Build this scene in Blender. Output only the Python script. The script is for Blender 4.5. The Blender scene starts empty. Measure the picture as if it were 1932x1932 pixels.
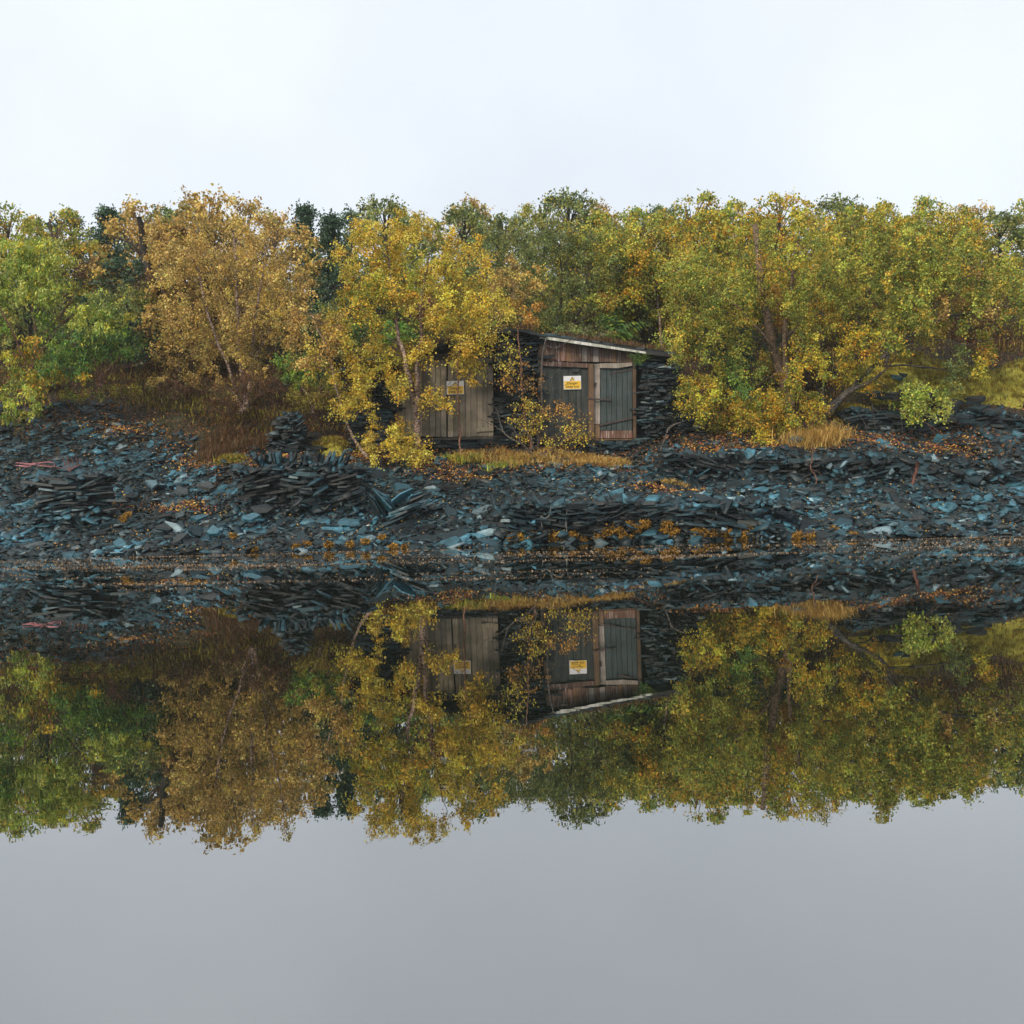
import bpy, math, random
import numpy as np
from mathutils import Vector, Matrix, noise as mnoise
random.seed(7); rng = np.random.default_rng(7)
sc = bpy.context.scene
R = math.radians

# ---------------------------------------------------------------- camera
F = 2146.0                       # focal length in units of a 1932 px wide square frame
CAM = Vector((0, 0, 1.55))
PITCH, ROLL = 2.3, 1.3
cd = bpy.data.cameras.new('camera'); cam = bpy.data.objects.new('camera', cd); sc.collection.objects.link(cam)
RM = Matrix.Rotation(R(90 - PITCH), 3, 'X') @ Matrix.Rotation(R(-ROLL), 3, 'Z')
cam.matrix_world = Matrix.Translation(CAM) @ RM.to_4x4()
cd.sensor_width = 36; cd.sensor_height = 36; cd.lens = 36 * F / 1932
cd.clip_start = .1; cd.clip_end = 1500
sc.camera = cam
def P(x, y, Y):
    """point of the place seen at (x, y) on the plane at depth Y"""
    d = RM @ Vector(((x - 966) / F, -(y - 966) / F, -1))
    return CAM + d * (Y / d.y)
RMT = RM.transposed()
def proj(p):
    q = RMT @ (Vector(p) - CAM)
    return 966 + q.x / -q.z * F, 966 - q.y / -q.z * F

# ---------------------------------------------------------------- sky, sun, exposure
w = bpy.data.worlds.new('World'); sc.world = w; w.use_nodes = True
nt = w.node_tree; nt.nodes.clear()
N = nt.nodes.new; L = nt.links.new
out = N('ShaderNodeOutputWorld'); bg = N('ShaderNodeBackground'); bg.inputs['Strength'].default_value = .085
sky = N('ShaderNodeTexSky'); sky.sky_type = 'NISHITA'; sky.sun_disc = False
sky.sun_elevation = R(38); sky.sun_rotation = R(215); sky.dust_density = 2; sky.altitude = 50
cloud = N('ShaderNodeTexNoise'); cloud.inputs['Scale'].default_value = 2.2; cloud.inputs['Detail'].default_value = 6
tc = N('ShaderNodeTexCoord'); L(tc.outputs['Generated'], cloud.inputs['Vector'])
cr = N('ShaderNodeValToRGB'); cr.color_ramp.elements[0].position = .3; cr.color_ramp.elements[1].position = .7
cr.color_ramp.elements[0].color = (9.0, 9.7, 10.6, 1); cr.color_ramp.elements[1].color = (11.2, 11.9, 12.6, 1)
L(cloud.outputs['Fac'], cr.inputs['Fac'])
mx = N('ShaderNodeMixRGB'); mx.inputs['Fac'].default_value = .88
L(sky.outputs[0], mx.inputs[1]); L(cr.outputs[0], mx.inputs[2]); L(mx.outputs[0], bg.inputs['Color']); L(bg.outputs[0], out.inputs[0])
sd = bpy.data.lights.new('sun', 'SUN'); sd.energy = 2.3; sd.angle = R(10); sd.color = (1, .86, .66)
sun = bpy.data.objects.new('sun', sd); sc.collection.objects.link(sun)
sun.rotation_euler = Vector((.57, .82, -.78)).to_track_quat('-Z', 'Y').to_euler()
sc.view_settings.view_transform = 'Standard'; sc.view_settings.look = 'None'
sc.view_settings.gamma = 1; sc.view_settings.use_curve_mapping = False
sc.view_settings.exposure = .20
try:
    sc.cycles.max_bounces = 6; sc.cycles.diffuse_bounces = 3; sc.cycles.glossy_bounces = 3
    sc.cycles.transmission_bounces = 3; sc.cycles.caustics_reflective = False; sc.cycles.caustics_refractive = False
    sc.cycles.use_denoising = True
except Exception: pass

# ---------------------------------------------------------------- helpers
def lin(c):
    return tuple(((v / 255) / 12.92 if v / 255 <= .04045 else (((v / 255) + .055) / 1.055) ** 2.4) for v in c[:3])
def link(o, parent=None):
    sc.collection.objects.link(o)
    if parent is not None: o.parent = parent
    return o
def tag(o, label=None, cat=None, group=None, kind=None):
    if label: o['label'] = label
    if cat: o['category'] = cat
    if group: o['group'] = group
    if kind: o['kind'] = kind
    return o
def thing(name, label, cat, loc=(0, 0, 0), group=None):
    o = bpy.data.objects.new(name, None); o.location = loc; o.empty_display_size = .2
    link(o); tag(o, label, cat, group)
    bpy.context.view_layer.update() if False else None
    return o
def put(o, parent):
    """parent a mesh whose vertices are in world coordinates under a thing at parent.location"""
    link(o); o.parent = parent
    o.matrix_parent_inverse = Matrix.Translation(-Vector(parent.location)) if parent is not None and parent.parent is None else Matrix.Identity(4)
    return o
def mesh_obj(name, verts, faces, mat, parent=None, smooth=False):
    me = bpy.data.meshes.new(name); me.from_pydata([tuple(v) for v in verts], [], faces); me.update()
    if mat: me.materials.append(mat)
    if smooth: me.polygons.foreach_set('use_smooth', [True] * len(me.polygons))
    o = bpy.data.objects.new(name, me)
    if parent is not None: put(o, parent)
    else: link(o)
    return o
def np_mesh(name, V, nper, nf, col=None, rnd=None, mat=None, smooth=False):
    """V (M,3); faces are nf polygons of nper corners given as an index array"""
    idx = nf.reshape(-1)
    me = bpy.data.meshes.new(name)
    me.vertices.add(len(V)); me.vertices.foreach_set('co', np.asarray(V, np.float32).ravel())
    me.loops.add(len(idx)); me.loops.foreach_set('vertex_index', idx.astype(np.int32))
    n = len(nf)
    me.polygons.add(n); me.polygons.foreach_set('loop_start', (np.arange(n) * nper).astype(np.int32))
    try: me.polygons.foreach_set('loop_total', np.full(n, nper, np.int32))
    except Exception: pass
    if smooth: me.polygons.foreach_set('use_smooth', np.ones(n, bool))
    me.update(calc_edges=True)
    if col is not None:
        a = me.attributes.new('tint', 'FLOAT_COLOR', 'FACE')
        c4 = np.ones((n, 4), np.float32); c4[:, :3] = col; a.data.foreach_set('color', c4.ravel())
    if rnd is not None:
        a = me.attributes.new('rnd', 'FLOAT', 'FACE'); a.data.foreach_set('value', np.asarray(rnd, np.float32))
    if mat: me.materials.append(mat)
    return me

# ---------------------------------------------------------------- materials
def newmat(name):
    m = bpy.data.materials.new(name); m.use_nodes = True
    t = m.node_tree; b = t.nodes['Principled BSDF']
    return m, t, b
def ramp(t, stops, interp='LINEAR'):
    r = t.nodes.new('ShaderNodeValToRGB'); r.color_ramp.interpolation = interp
    e = r.color_ramp.elements
    while len(e) < len(stops): e.new(.5)
    for k, (p, c) in enumerate(stops):
        e[k].position = p; e[k].color = (*c, 1) if len(c) == 3 else c
    return r
def noise_node(t, scale, detail=4, vec=None, rough=.6):
    n = t.nodes.new('ShaderNodeTexNoise'); n.inputs['Scale'].default_value = scale
    n.inputs['Detail'].default_value = detail; n.inputs['Roughness'].default_value = rough
    if vec is not None: t.links.new(vec, n.inputs['Vector'])
    return n
def pos(t, sc3=(1, 1, 1)):
    g = t.nodes.new('ShaderNodeNewGeometry'); m = t.nodes.new('ShaderNodeMapping')
    m.inputs['Scale'].default_value = sc3; t.links.new(g.outputs['Position'], m.inputs['Vector'])
    return m.outputs[0]
def mix(t, fac, a, b, mode='MIX'):
    m = t.nodes.new('ShaderNodeMixRGB'); m.blend_type = mode
    for s, v in ((0, fac), (1, a), (2, b)):
        if hasattr(v, 'links') or isinstance(v, bpy.types.NodeSocket): t.links.new(v, m.inputs[s])
        else: m.inputs[s].default_value = v if s == 0 else (*v, 1)
    return m.outputs[0]
def bump(t, b, h, strength=.5, dist=.02):
    n = t.nodes.new('ShaderNodeBump'); n.inputs['Strength'].default_value = strength; n.inputs['Distance'].default_value = dist
    t.links.new(h, n.inputs['Height']); t.links.new(n.outputs[0], b.inputs['Normal'])

def slate_mat(name, stops, rough=(.32, .62), lich=.5):
    m, t, b = newmat(name)
    at = t.nodes.new('ShaderNodeAttribute'); at.attribute_name = 'rnd'
    oi = t.nodes.new('ShaderNodeObjectInfo')
    ad = t.nodes.new('ShaderNodeMath'); ad.operation = 'ADD'
    t.links.new(at.outputs['Fac'], ad.inputs[0]); t.links.new(oi.outputs['Random'], ad.inputs[1])
    fr = t.nodes.new('ShaderNodeMath'); fr.operation = 'FRACT'; t.links.new(ad.outputs[0], fr.inputs[0])
    r = ramp(t, stops, 'LINEAR'); t.links.new(fr.outputs[0], r.inputs[0])
    n = noise_node(t, 9, 6, pos(t, (1, 1, 2.2)))
    r2 = ramp(t, [(.3, (.5, .5, .5)), (.7, (1.5, 1.5, 1.5))]); t.links.new(n.outputs['Fac'], r2.inputs[0])
    c = mix(t, 1, r.outputs[0], r2.outputs[0], 'MULTIPLY')
    n2 = noise_node(t, 5, 5, pos(t)); r3 = ramp(t, [(.6, (0, 0, 0)), (.72, (lich, lich, lich))]); t.links.new(n2.outputs['Fac'], r3.inputs[0])
    n4 = noise_node(t, .55, 4, pos(t, (1, 1, 1.6))); r4 = ramp(t, [(.38, (.36, .44, .44)), (.52, (.86, 1.02, 1.05)), (.66, (1.4, 1.85, 2.0))]); t.links.new(n4.outputs['Fac'], r4.inputs[0])
    c = mix(t, 1, c, r4.outputs[0], 'MULTIPLY')
    c = mix(t, r3.outputs[0], c, (.06, .045, .028))
    t.links.new(c, b.inputs['Base Color'])
    n3 = noise_node(t, 30, 4, pos(t, (1, 1, 3)))
    rr = t.nodes.new('ShaderNodeMapRange'); b.inputs['Specular IOR Level'].default_value = .34; rr.inputs[3].default_value = rough[0]; rr.inputs[4].default_value = rough[1]
    t.links.new(n3.outputs['Fac'], rr.inputs[0]); t.links.new(rr.outputs[0], b.inputs['Roughness'])
    b.inputs['IOR'].default_value = 1.55
    bump(t, b, n3.outputs['Fac'], .5, .012)
    return m
SL_WET = slate_mat('wet_blue_slate', [(0, (.002, .005, .006)), (.3, (.006, .016, .020)), (.52, (.014, .041, .052)), (.68, (.032, .092, .118)), (.76, (.062, .142, .178)), (.82, (.007, .013, .015)), (.92, (.036, .030, .027)), (.97, (.09, .125, .14)), (1, (.22, .25, .26))])
SL_DRY = slate_mat('dark_slate', [(0, (.003, .005, .006)), (.4, (.007, .013, .015)), (.7, (.016, .031, .037)), (.8, (.028, .06, .07)), (.86, (.007, .011, .012)), (.95, (.034, .030, .027)), (1, (.20, .21, .21))], (.45, .75))
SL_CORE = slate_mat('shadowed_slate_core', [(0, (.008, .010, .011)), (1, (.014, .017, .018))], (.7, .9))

def wood(name, base, worn, amt=.5, dark=(.02, .016, .012), rough=.75, var=1.):
    m, t, b = newmat(name)
    oi = t.nodes.new('ShaderNodeObjectInfo')
    n = noise_node(t, 1, 6, pos(t, (26, 26, 1.6)), .65)
    r = ramp(t, [(.5 - .22 * amt - .06, worn), (.62 - .2 * amt, base), (.78, tuple(v * .72 for v in base)), (.9, dark)])
    t.links.new(n.outputs['Fac'], r.inputs[0])
    rr = ramp(t, [(0, (1 - .38 * var,) * 3), (.5, (1, 1, 1)), (1, (1 + .35 * var, 1 + .3 * var, 1 + .25 * var))]); t.links.new(oi.outputs['Random'], rr.inputs[0])
    c = mix(t, 1, r.outputs[0], rr.outputs[0], 'MULTIPLY')
    n2 = noise_node(t, 3.5, 4, pos(t)); r2 = ramp(t, [(.35, (.55, .6, .5)), (.65, (1.1, 1.1, 1.1))]); t.links.new(n2.outputs['Fac'], r2.inputs[0])
    c = mix(t, 1, c, r2.outputs[0], 'MULTIPLY')
    t.links.new(c, b.inputs['Base Color']); b.inputs['Roughness'].default_value = rough
    bump(t, b, n.outputs['Fac'], .6, .01)
    return m
W_GREY = wood('weathered_grey_wood', (.25, .205, .155), (.34, .29, .23), .6)
W_TEAL = wood('faded_teal_paint', (.026, .038, .039), (.065, .062, .056), .3, var=.35)
W_TEAL2 = wood('teal_paint', (.036, .058, .063), (.07, .085, .085), .3, var=.3)
W_PEEL = wood('peeling_brown_paint', (.13, .062, .042), (.46, .41, .40), .66)
W_BROWN = wood('brown_stained_wood', (.13, .07, .035), (.2, .13, .08), .4)
W_PALE = wood('pale_bare_wood', (.30, .25, .23), (.42, .38, .36), .6)
W_WHITE = wood('flaking_white_paint', (.46, .46, .45), (.75, .75, .74), .5, (.2, .17, .14))
W_DARK = wood('dark_wet_wood', (.03, .027, .022), (.06, .05, .04), .4)

def leaf_mat(name, trans=.22):
    m = bpy.data.materials.new(name); m.use_nodes = True; t = m.node_tree; t.nodes.clear()
    o = t.nodes.new('ShaderNodeOutputMaterial'); at = t.nodes.new('ShaderNodeAttribute'); at.attribute_name = 'tint'
    b = t.nodes.new('ShaderNodeBsdfPrincipled'); b.inputs['Roughness'].default_value = .55; b.inputs['Specular IOR Level'].default_value = .25
    tr = t.nodes.new('ShaderNodeBsdfTranslucent'); ms = t.nodes.new('ShaderNodeMixShader'); ms.inputs[0].default_value = trans
    t.links.new(at.outputs['Color'], b.inputs['Base Color']); t.links.new(at.outputs['Color'], tr.inputs['Color'])
    t.links.new(b.outputs[0], ms.inputs[1]); t.links.new(tr.outputs[0], ms.inputs[2]); t.links.new(ms.outputs[0], o.inputs[0])
    return m
LEAF = leaf_mat('autumn_leaf'); BLADE = leaf_mat('grass_blade', .2); LITTER = leaf_mat('fallen_leaf', .05)

def bark_mat(name, a, b_, sc3=(6, 6, 14), thr=(.45, .58)):
    m, t, b = newmat(name)
    n = noise_node(t, 2.2, 5, pos(t, sc3), .7); r = ramp(t, [(thr[0], b_), (thr[1], a)]); t.links.new(n.outputs['Fac'], r.inputs[0])
    t.links.new(r.outputs[0], b.inputs['Base Color']); b.inputs['Roughness'].default_value = .8
    bump(t, b, n.outputs['Fac'], .7, .02); return m
BIRCH = bark_mat('pink_birch_bark', (.50, .37, .30), (.09, .045, .03))
BROWNB = bark_mat('brown_bark', (.16, .10, .07), (.06, .038, .028))
REDB = bark_mat('red_brown_stem', (.27, .135, .085), (.12, .055, .038))
GREYB = bark_mat('lichened_grey_bark', (.15, .13, .115), (.04, .033, .028))
TANB = bark_mat('tan_bark', (.26, .18, .11), (.08, .05, .032))
DARKB = bark_mat('dark_bark', (.05, .04, .033), (.022, .018, .015))

def flat(name, col, rough=.6, metal=0, nz=.25, scale=20):
    m, t, b = newmat(name); n = noise_node(t, scale, 4, pos(t))
    r = ramp(t, [(.3, tuple(v * (1 - nz) for v in col)), (.7, tuple(v * (1 + nz) for v in col))]); t.links.new(n.outputs['Fac'], r.inputs[0])
    t.links.new(r.outputs[0], b.inputs['Base Color']); b.inputs['Roughness'].default_value = rough; b.inputs['Metallic'].default_value = metal
    return m
IRON = flat('rusty_iron', (.06, .04, .035), .7)
RUST = flat('rust_red_iron', (.13, .05, .035), .8)
SIGNW = flat('sign_white', (.74, .74, .76), .4, 0, .05, 8)
SIGNY = flat('sign_yellow', (.82, .50, .03), .4, 0, .06, 8)
INK = flat('sign_ink', (.03, .02, .006), .5, 0, .1)
ROPE = flat('faded_pink_rope', (.55, .22, .24), .8, 0, .3, 60)
ROPED = flat('dirty_red_rope', (.16, .07, .07), .9, 0, .5, 60)
CABLE = flat('grey_cable', (.20, .20, .18), .6, 0, .2)
RAG = flat('white_rag', (.65, .66, .68), .8, 0, .1)
FELT = flat('black_roof_felt', (.022, .024, .026), .8, 0, .4)

# ground
def ground_mat():
    m, t, b = newmat('ground_cover')
    g = t.nodes.new('ShaderNodeNewGeometry'); sp = t.nodes.new('ShaderNodeSeparateXYZ'); t.links.new(g.outputs['Position'], sp.inputs[0])
    n1 = noise_node(t, 1.3, 5, pos(t)); n2 = noise_node(t, 14, 6, pos(t)); n3 = noise_node(t, .6, 4, pos(t))
    rs = ramp(t, [(.35, (.012, .016, .018)), (.7, (.035, .045, .05))]); t.links.new(n2.outputs['Fac'], rs.inputs[0])
    rl = ramp(t, [(.3, (.012, .009, .006)), (.5, (.035, .021, .010)), (.68, (.075, .042, .018)), (.8, (.03, .033, .010))]); t.links.new(n2.outputs['Fac'], rl.inputs[0])
    rg = ramp(t, [(.3, (.022, .024, .008)), (.7, (.055, .05, .014))]); t.links.new(n2.outputs['Fac'], rg.inputs[0])
    gm = ramp(t, [(.45, (0, 0, 0)), (.6, (1, 1, 1))]); t.links.new(n3.outputs['Fac'], gm.inputs[0])
    soil = mix(t, gm.outputs[0], rl.outputs[0], rg.outputs[0])
    mr = t.nodes.new('ShaderNodeMapRange'); mr.inputs[1].default_value = 28; mr.inputs[2].default_value = 31.5
    t.links.new(sp.outputs['Y'], mr.inputs[0])
    a = t.nodes.new('ShaderNodeMath'); a.operation = 'ADD'; t.links.new(mr.outputs[0], a.inputs[0]); t.links.new(n1.outputs['Fac'], a.inputs[1])
    rm = ramp(t, [(.62, (0, 0, 0)), (.95, (1, 1, 1))]); t.links.new(a.outputs[0], rm.inputs[0])
    t.links.new(mix(t, rm.outputs[0], rs.outputs[0], soil), b.inputs['Base Color']); b.inputs['Roughness'].default_value = .85
    bump(t, b, n2.outputs['Fac'], .8, .05); return m
GROUND = ground_mat()
MOSS = flat('moss', (.30, .27, .035), .95, 0, .55, 9)

# ---------------------------------------------------------------- terrain
FAR = [(34, 4.3), (40, 6.0), (48, 8.2), (60, 11.2), (75, 12.5), (120, 12.5)]
COLS = [
 (-900, [(20, -.7), (21.9, -.04), (22.3, .06), (24, .40), (26, 1.0), (28, 1.8), (30, 2.75), (31.5, 3.45)]),
 (300, [(20, -.7), (21.9, -.04), (22.3, .06), (24, .40), (26, 1.0), (28, 1.8), (30, 2.7), (31.5, 3.4)]),
 (420, [(20, -.7), (21.9, -.04), (22.3, .06), (24, .42), (26, 1.0), (28, 1.75), (29, 2.15), (31, 3.0)]),
 (470, [(20, -.7), (21.9, -.04), (22.3, .06), (24.6, .55), (25.7, 1.1), (27, 1.55), (29, 2.15), (31, 2.9)]),
 (560, [(20, -.7), (21.9, -.04), (22.3, .06), (24.9, .58), (25.5, 1.40), (27, 1.7), (29, 2.15), (31, 2.8)]),
 (650, [(20, -.7), (21.9, -.04), (22.3, .06), (24.7, .58), (25.5, 1.35), (27, 1.68), (29, 2.12), (31, 2.6)]),
 (740, [(20, -.7), (21.9, -.04), (22.3, .06), (24, .45), (26, 1.1), (27.5, 1.6), (28.7, 2.02), (31.8, 2.1), (33, 4.2)]),
 (900, [(20, -.7), (22.0, -.03), (22.4, .04), (23.5, .34), (25, .85), (26.5, 1.3), (28, 1.82), (28.8, 2.0), (31.8, 2.05), (33, 4.4)]),
 (960, [(20, -.7), (22.3, -.02), (22.7, .05), (23.1, .4), (25, .88), (26.5, 1.3), (28, 1.8), (28.8, 1.98), (31.8, 2.0), (33, 4.4)]),
 (1010, [(20, -.7), (22.6, -.02), (22.85, .05), (23.1, .72), (24.5, .92), (26, 1.2), (27.5, 1.6), (28.3, 1.82), (28.9, 1.95), (31.8, 2.0), (33, 4.4)]),
 (1200, [(20, -.7), (22.6, -.02), (22.85, .05), (23.1, .76), (24.5, .92), (26, 1.2), (27.5, 1.55), (28.3, 1.75), (28.9, 1.9), (31.8, 2.0), (33, 4.4)]),
 (1290, [(20, -.7), (22.6, -.02), (22.85, .05), (23.1, .70), (24.5, .9), (26, 1.12), (26.5, 1.6), (27.5, 1.8), (29, 2.2), (31.8, 2.8), (33, 4.4)]),
 (1470, [(20, -.7), (22.5, -.02), (22.8, .05), (23.1, .45), (24.5, .78), (26, 1.08), (26.5, 1.68), (27.5, 1.85), (29, 2.3), (31, 3.1), (33, 4.3)]),
 (1560, [(20, -.7), (22, -.03), (22.4, .06), (24, .5), (26, 1.05), (26.5, 1.7), (27.5, 1.9), (29, 2.35), (31, 3.3), (33, 4.5)]),
 (1700, [(20, -.7), (22, -.03), (22.4, .06), (24, .5), (26, 1.0), (26.6, 1.5), (28, 1.95), (28.8, 2.1), (29.3, 2.75), (31, 3.9), (33, 5.2), (36, 5.6)]),
 (1850, [(20, -.7), (22, -.03), (22.4, .06), (24, .48), (26, .95), (26.8, 1.35), (28, 1.9), (28.8, 2.1), (29.3, 2.7), (31, 3.6), (33, 4.7), (36, 5.4)]),
 (2900, [(20, -.7), (22, -.03), (22.4, .06), (24, .48), (26, .95), (26.8, 1.35), (28, 1.9), (28.8, 2.1), (29.3, 2.7), (31, 3.4), (33, 4.4), (36, 5.2)]),
]
_cx = np.array([c[0] for c in COLS], float)
_prof = []
for c, pr in COLS:
    pr = list(pr)
    for q in FAR:
        if q[0] > pr[-1][0] + .5: pr.append((q[0], max(q[1], pr[-1][1] + .15)))
    _prof.append((np.array([p[0] for p in pr]), np.array([p[1] for p in pr])))
def terr(X, Y):
    X = np.asarray(X, float); Y = np.asarray(Y, float)
    u = 966 + X / np.maximum(Y, 1) * F
    Ys = Y + (.22 * np.sin(X * .9 + 1) + .13 * np.sin(X * 2.6) + .08 * np.sin(X * 6.1)) * np.clip((24 - Y) / 1.5, 0, 1)
    zs = np.stack([np.interp(Ys, a, b) for a, b in _prof])
    k = np.clip(np.searchsorted(_cx, u) - 1, 0, len(_cx) - 2)
    f = np.clip((u - _cx[k]) / (_cx[k + 1] - _cx[k]), 0, 1); f = f * f * (3 - 2 * f)
    it = np.indices(u.shape)
    z = zs[(k, *it)] * (1 - f) + zs[(k + 1, *it)] * f
    wob = .06 * np.sin(X * 1.7 + Y * .9) + .05 * np.sin(X * 3.1 - Y * 2.3) + .03 * np.sin(X * 6.3 + Y * 4.1)
    far = .35 * np.sin(X * .31 + 1) * np.clip((Y - 33) / 10, 0, 1) + .5 * np.sin(X * .13 + Y * .2) * np.clip((Y - 38) / 10, 0, 1)
    return z + wob * np.clip((Y - 22) / 2, .25, 1) + far
def T1(X, Y): return float(terr(np.array([X]), np.array([Y]))[0])
def on(x, Y, dz=0):
    """ground point seen in column x at depth Y"""
    X = P(x, 880, Y).x
    return Vector((X, Y, T1(X, Y) + dz))
ys = np.concatenate([np.arange(19, 21.8, .4), np.arange(21.8, 34, .16), np.arange(34, 60, 1.0), np.arange(60, 131, 5)])
xs = np.concatenate([np.arange(-90, -20, 4.0), np.arange(-20, 20.01, .2), np.arange(24, 92, 4.0)])
XX, YY = np.meshgrid(xs, ys); ZZ = terr(XX, YY) - .04
V = np.stack([XX.ravel(), YY.ravel(), ZZ.ravel()], 1); nx, ny = len(xs), len(ys)
i, j = np.meshgrid(np.arange(nx - 1), np.arange(ny - 1)); a = (j * nx + i).ravel()
ground = bpy.data.objects.new('ground', np_mesh('ground', V, 4, np.stack([a, a + 1, a + nx + 1, a + nx], 1), mat=GROUND, smooth=True))
link(ground); tag(ground, 'slate quarry bank rising from the water to a wooded slope', kind='structure')
gv = [(-900, 19, -.75), (900, 19, -.75), (900, -60, -3), (-900, -60, -3)]
bed = mesh_obj('lake_bed', gv, [(0, 1, 2, 3)], GROUND); tag(bed, 'dark bed under the water', kind='structure')
gv = [(-900, 118, 12.0), (900, 118, 12.0), (900, 900, 12), (-900, 900, 12)]
hl = mesh_obj('hilltop', gv, [(0, 1, 2, 3)], GROUND); tag(hl, 'flat land beyond the wooded slope', kind='structure')
# water
m, t, b = newmat('still_dark_water'); t.nodes.remove(b)
o_ = t.nodes['Material Output']; fr = t.nodes.new('ShaderNodeFresnel'); fr.inputs['IOR'].default_value = 1.6
gl = t.nodes.new('ShaderNodeBsdfGlossy'); gl.inputs['Roughness'].default_value = .004; gl.inputs['Color'].default_value = (1, 1, 1, 1)
df = t.nodes.new('ShaderNodeBsdfDiffuse'); df.inputs['Color'].default_value = (.006, .009, .006, 1)
ms = t.nodes.new('ShaderNodeMixShader'); nn = noise_node(t, 1.2, 3, pos(t, (1, 2.2, 1))); bp = t.nodes.new('ShaderNodeBump')
bp.inputs['Strength'].default_value = .06; bp.inputs['Distance'].default_value = .004
t.links.new(nn.outputs['Fac'], bp.inputs['Height'])
for s in (fr, gl): t.links.new(bp.outputs[0], s.inputs['Normal'])
mrw = t.nodes.new('ShaderNodeMapRange'); mrw.inputs[1].default_value = 0; mrw.inputs[2].default_value = 1; mrw.inputs[3].default_value = .30; mrw.inputs[4].default_value = 1
t.links.new(fr.outputs[0], mrw.inputs[0]); t.links.new(mrw.outputs[0], ms.inputs[0]); t.links.new(df.outputs[0], ms.inputs[1]); t.links.new(gl.outputs[0], ms.inputs[2]); t.links.new(ms.outputs[0], o_.inputs[0])
WATER = m
water = mesh_obj('water', [(-900, -60, 0), (900, -60, 0), (900, 24, 0), (-900, 24, 0)], [(0, 1, 2, 3)], WATER)
tag(water, 'still dark water of the flooded quarry mirroring the bank', kind='structure')

# ---------------------------------------------------------------- slates
def shard_arrays(nv, elong, seed, chip=.0):
    r = random.Random(seed)
    ang = sorted((k + r.uniform(-.33, .33)) / nv * 2 * math.pi for k in range(nv))
    pts = []
    for a in ang: q = r.uniform(.32, .64); pts.append((math.cos(a) * q, math.sin(a) * q))
    v = [(x, y, -.5 + r.uniform(-.1, .1)) for x, y in pts]
    off = (r.uniform(-.05, .05), r.uniform(-.05, .05)); s = r.uniform(.84, .97)
    v += [(x * s + off[0], y * s + off[1], .5 + r.uniform(-.22, .22)) for x, y in pts]
    f = []
    for k in range(1, nv - 1): f.append((nv, nv + k, nv + k + 1)); f.append((0, k + 1, k))
    for k in range(nv):
        l = (k + 1) % nv; f.append((k, l, nv + l)); f.append((k, nv + l, nv + k))
    return np.array(v), np.array(f)
SHARDS = [shard_arrays(4 + k % 3, 1, 100 + k) for k in range(22)]
def shard_mesh(k, mat, nm='slate'):
    key = '%s_%s_%d' % (nm, mat.name, k)
    if key in bpy.data.meshes: return bpy.data.meshes[key]
    v, f = SHARDS[k]; me = bpy.data.meshes.new(key); me.from_pydata(v.tolist(), [], f.tolist()); me.materials.append(mat); me.update()
    return me
def basis(nrm, yaw):
    n = Vector(nrm).normalized(); a = Vector((math.cos(yaw), math.sin(yaw), 0)); a = (a - n * a.dot(n)).normalized()
    b_ = n.cross(a); return Matrix((a, b_, n)).transposed()
def stone(name, p, M3, s, mat, parent):
    o = bpy.data.objects.new(name, shard_mesh(random.randrange(len(SHARDS)), mat))
    link(o)
    mw = Matrix.Translation(p) @ M3.to_4x4() @ Matrix.Diagonal((*s, 1))
    o.parent = parent
    pl = parent.location if parent.type == 'EMPTY' else Vector((0, 0, 0))
    o.matrix_basis = Matrix.Translation(-Vector(pl)) @ mw
    return o
def merge_shards(name, Pn, M, S, mat, parent=None):
    """Pn (N,3) positions, M (N,3,3) rotations, S (N,3) sizes"""
    kinds = rng.integers(0, len(SHARDS), len(Pn)); Vs, Fs, Rs = [], [], []; base = 0
    for k, (v, f) in enumerate(SHARDS):
        ids = np.where(kinds == k)[0]
        if not len(ids): continue
        vv = np.einsum('nij,nvj->nvi', M[ids], v[None] * S[ids][:, None, :]) + Pn[ids][:, None, :]
        ff = f[None] + (np.arange(len(ids)) * len(v))[:, None, None] + base
        Vs.append(vv.reshape(-1, 3)); Fs.append(ff.reshape(-1, 3)); Rs.append(np.repeat(rng.random(len(ids)), len(f)))
        base += len(ids) * len(v)
    me = np_mesh(name, np.concatenate(Vs), 3, np.concatenate(Fs), rnd=np.concatenate(Rs), mat=mat)
    o = bpy.data.objects.new(name, me)
    if parent is not None: put(o, parent)
    else: link(o)
    return o
def np_basis(nrm, yaw):
    n = nrm / np.linalg.norm(nrm, axis=1, keepdims=True)
    a = np.stack([np.cos(yaw), np.sin(yaw), np.zeros_like(yaw)], 1)
    a = a - n * (a * n).sum(1, keepdims=True); a /= np.linalg.norm(a, axis=1, keepdims=True)
    return np.stack([a, np.cross(n, a), n], 2)
def tnormal(X, Y, e=.25):
    dx = (terr(X + e, Y) - terr(X - e, Y)) / (2 * e); dy = (terr(X, Y + e) - terr(X, Y - e)) / (2 * e)
    return np.stack([-dx, -dy, np.ones_like(dx)], 1)
def litter_line(X, Y):
    """depth where the loose slate gives way to leaf litter and growth"""
    u = 966 + X / Y * F
    return np.interp(u, [-600, 100, 250, 380, 420, 560, 700, 760, 1200, 1330, 1500, 1650, 1900, 3000], [32, 31.8, 31.2, 29.0, 28.3, 28.9, 28.6, 27.3, 27.8, 28.4, 28.2, 28.6, 28.8, 29]) + .35 * np.sin(X * 2.1)
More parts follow.
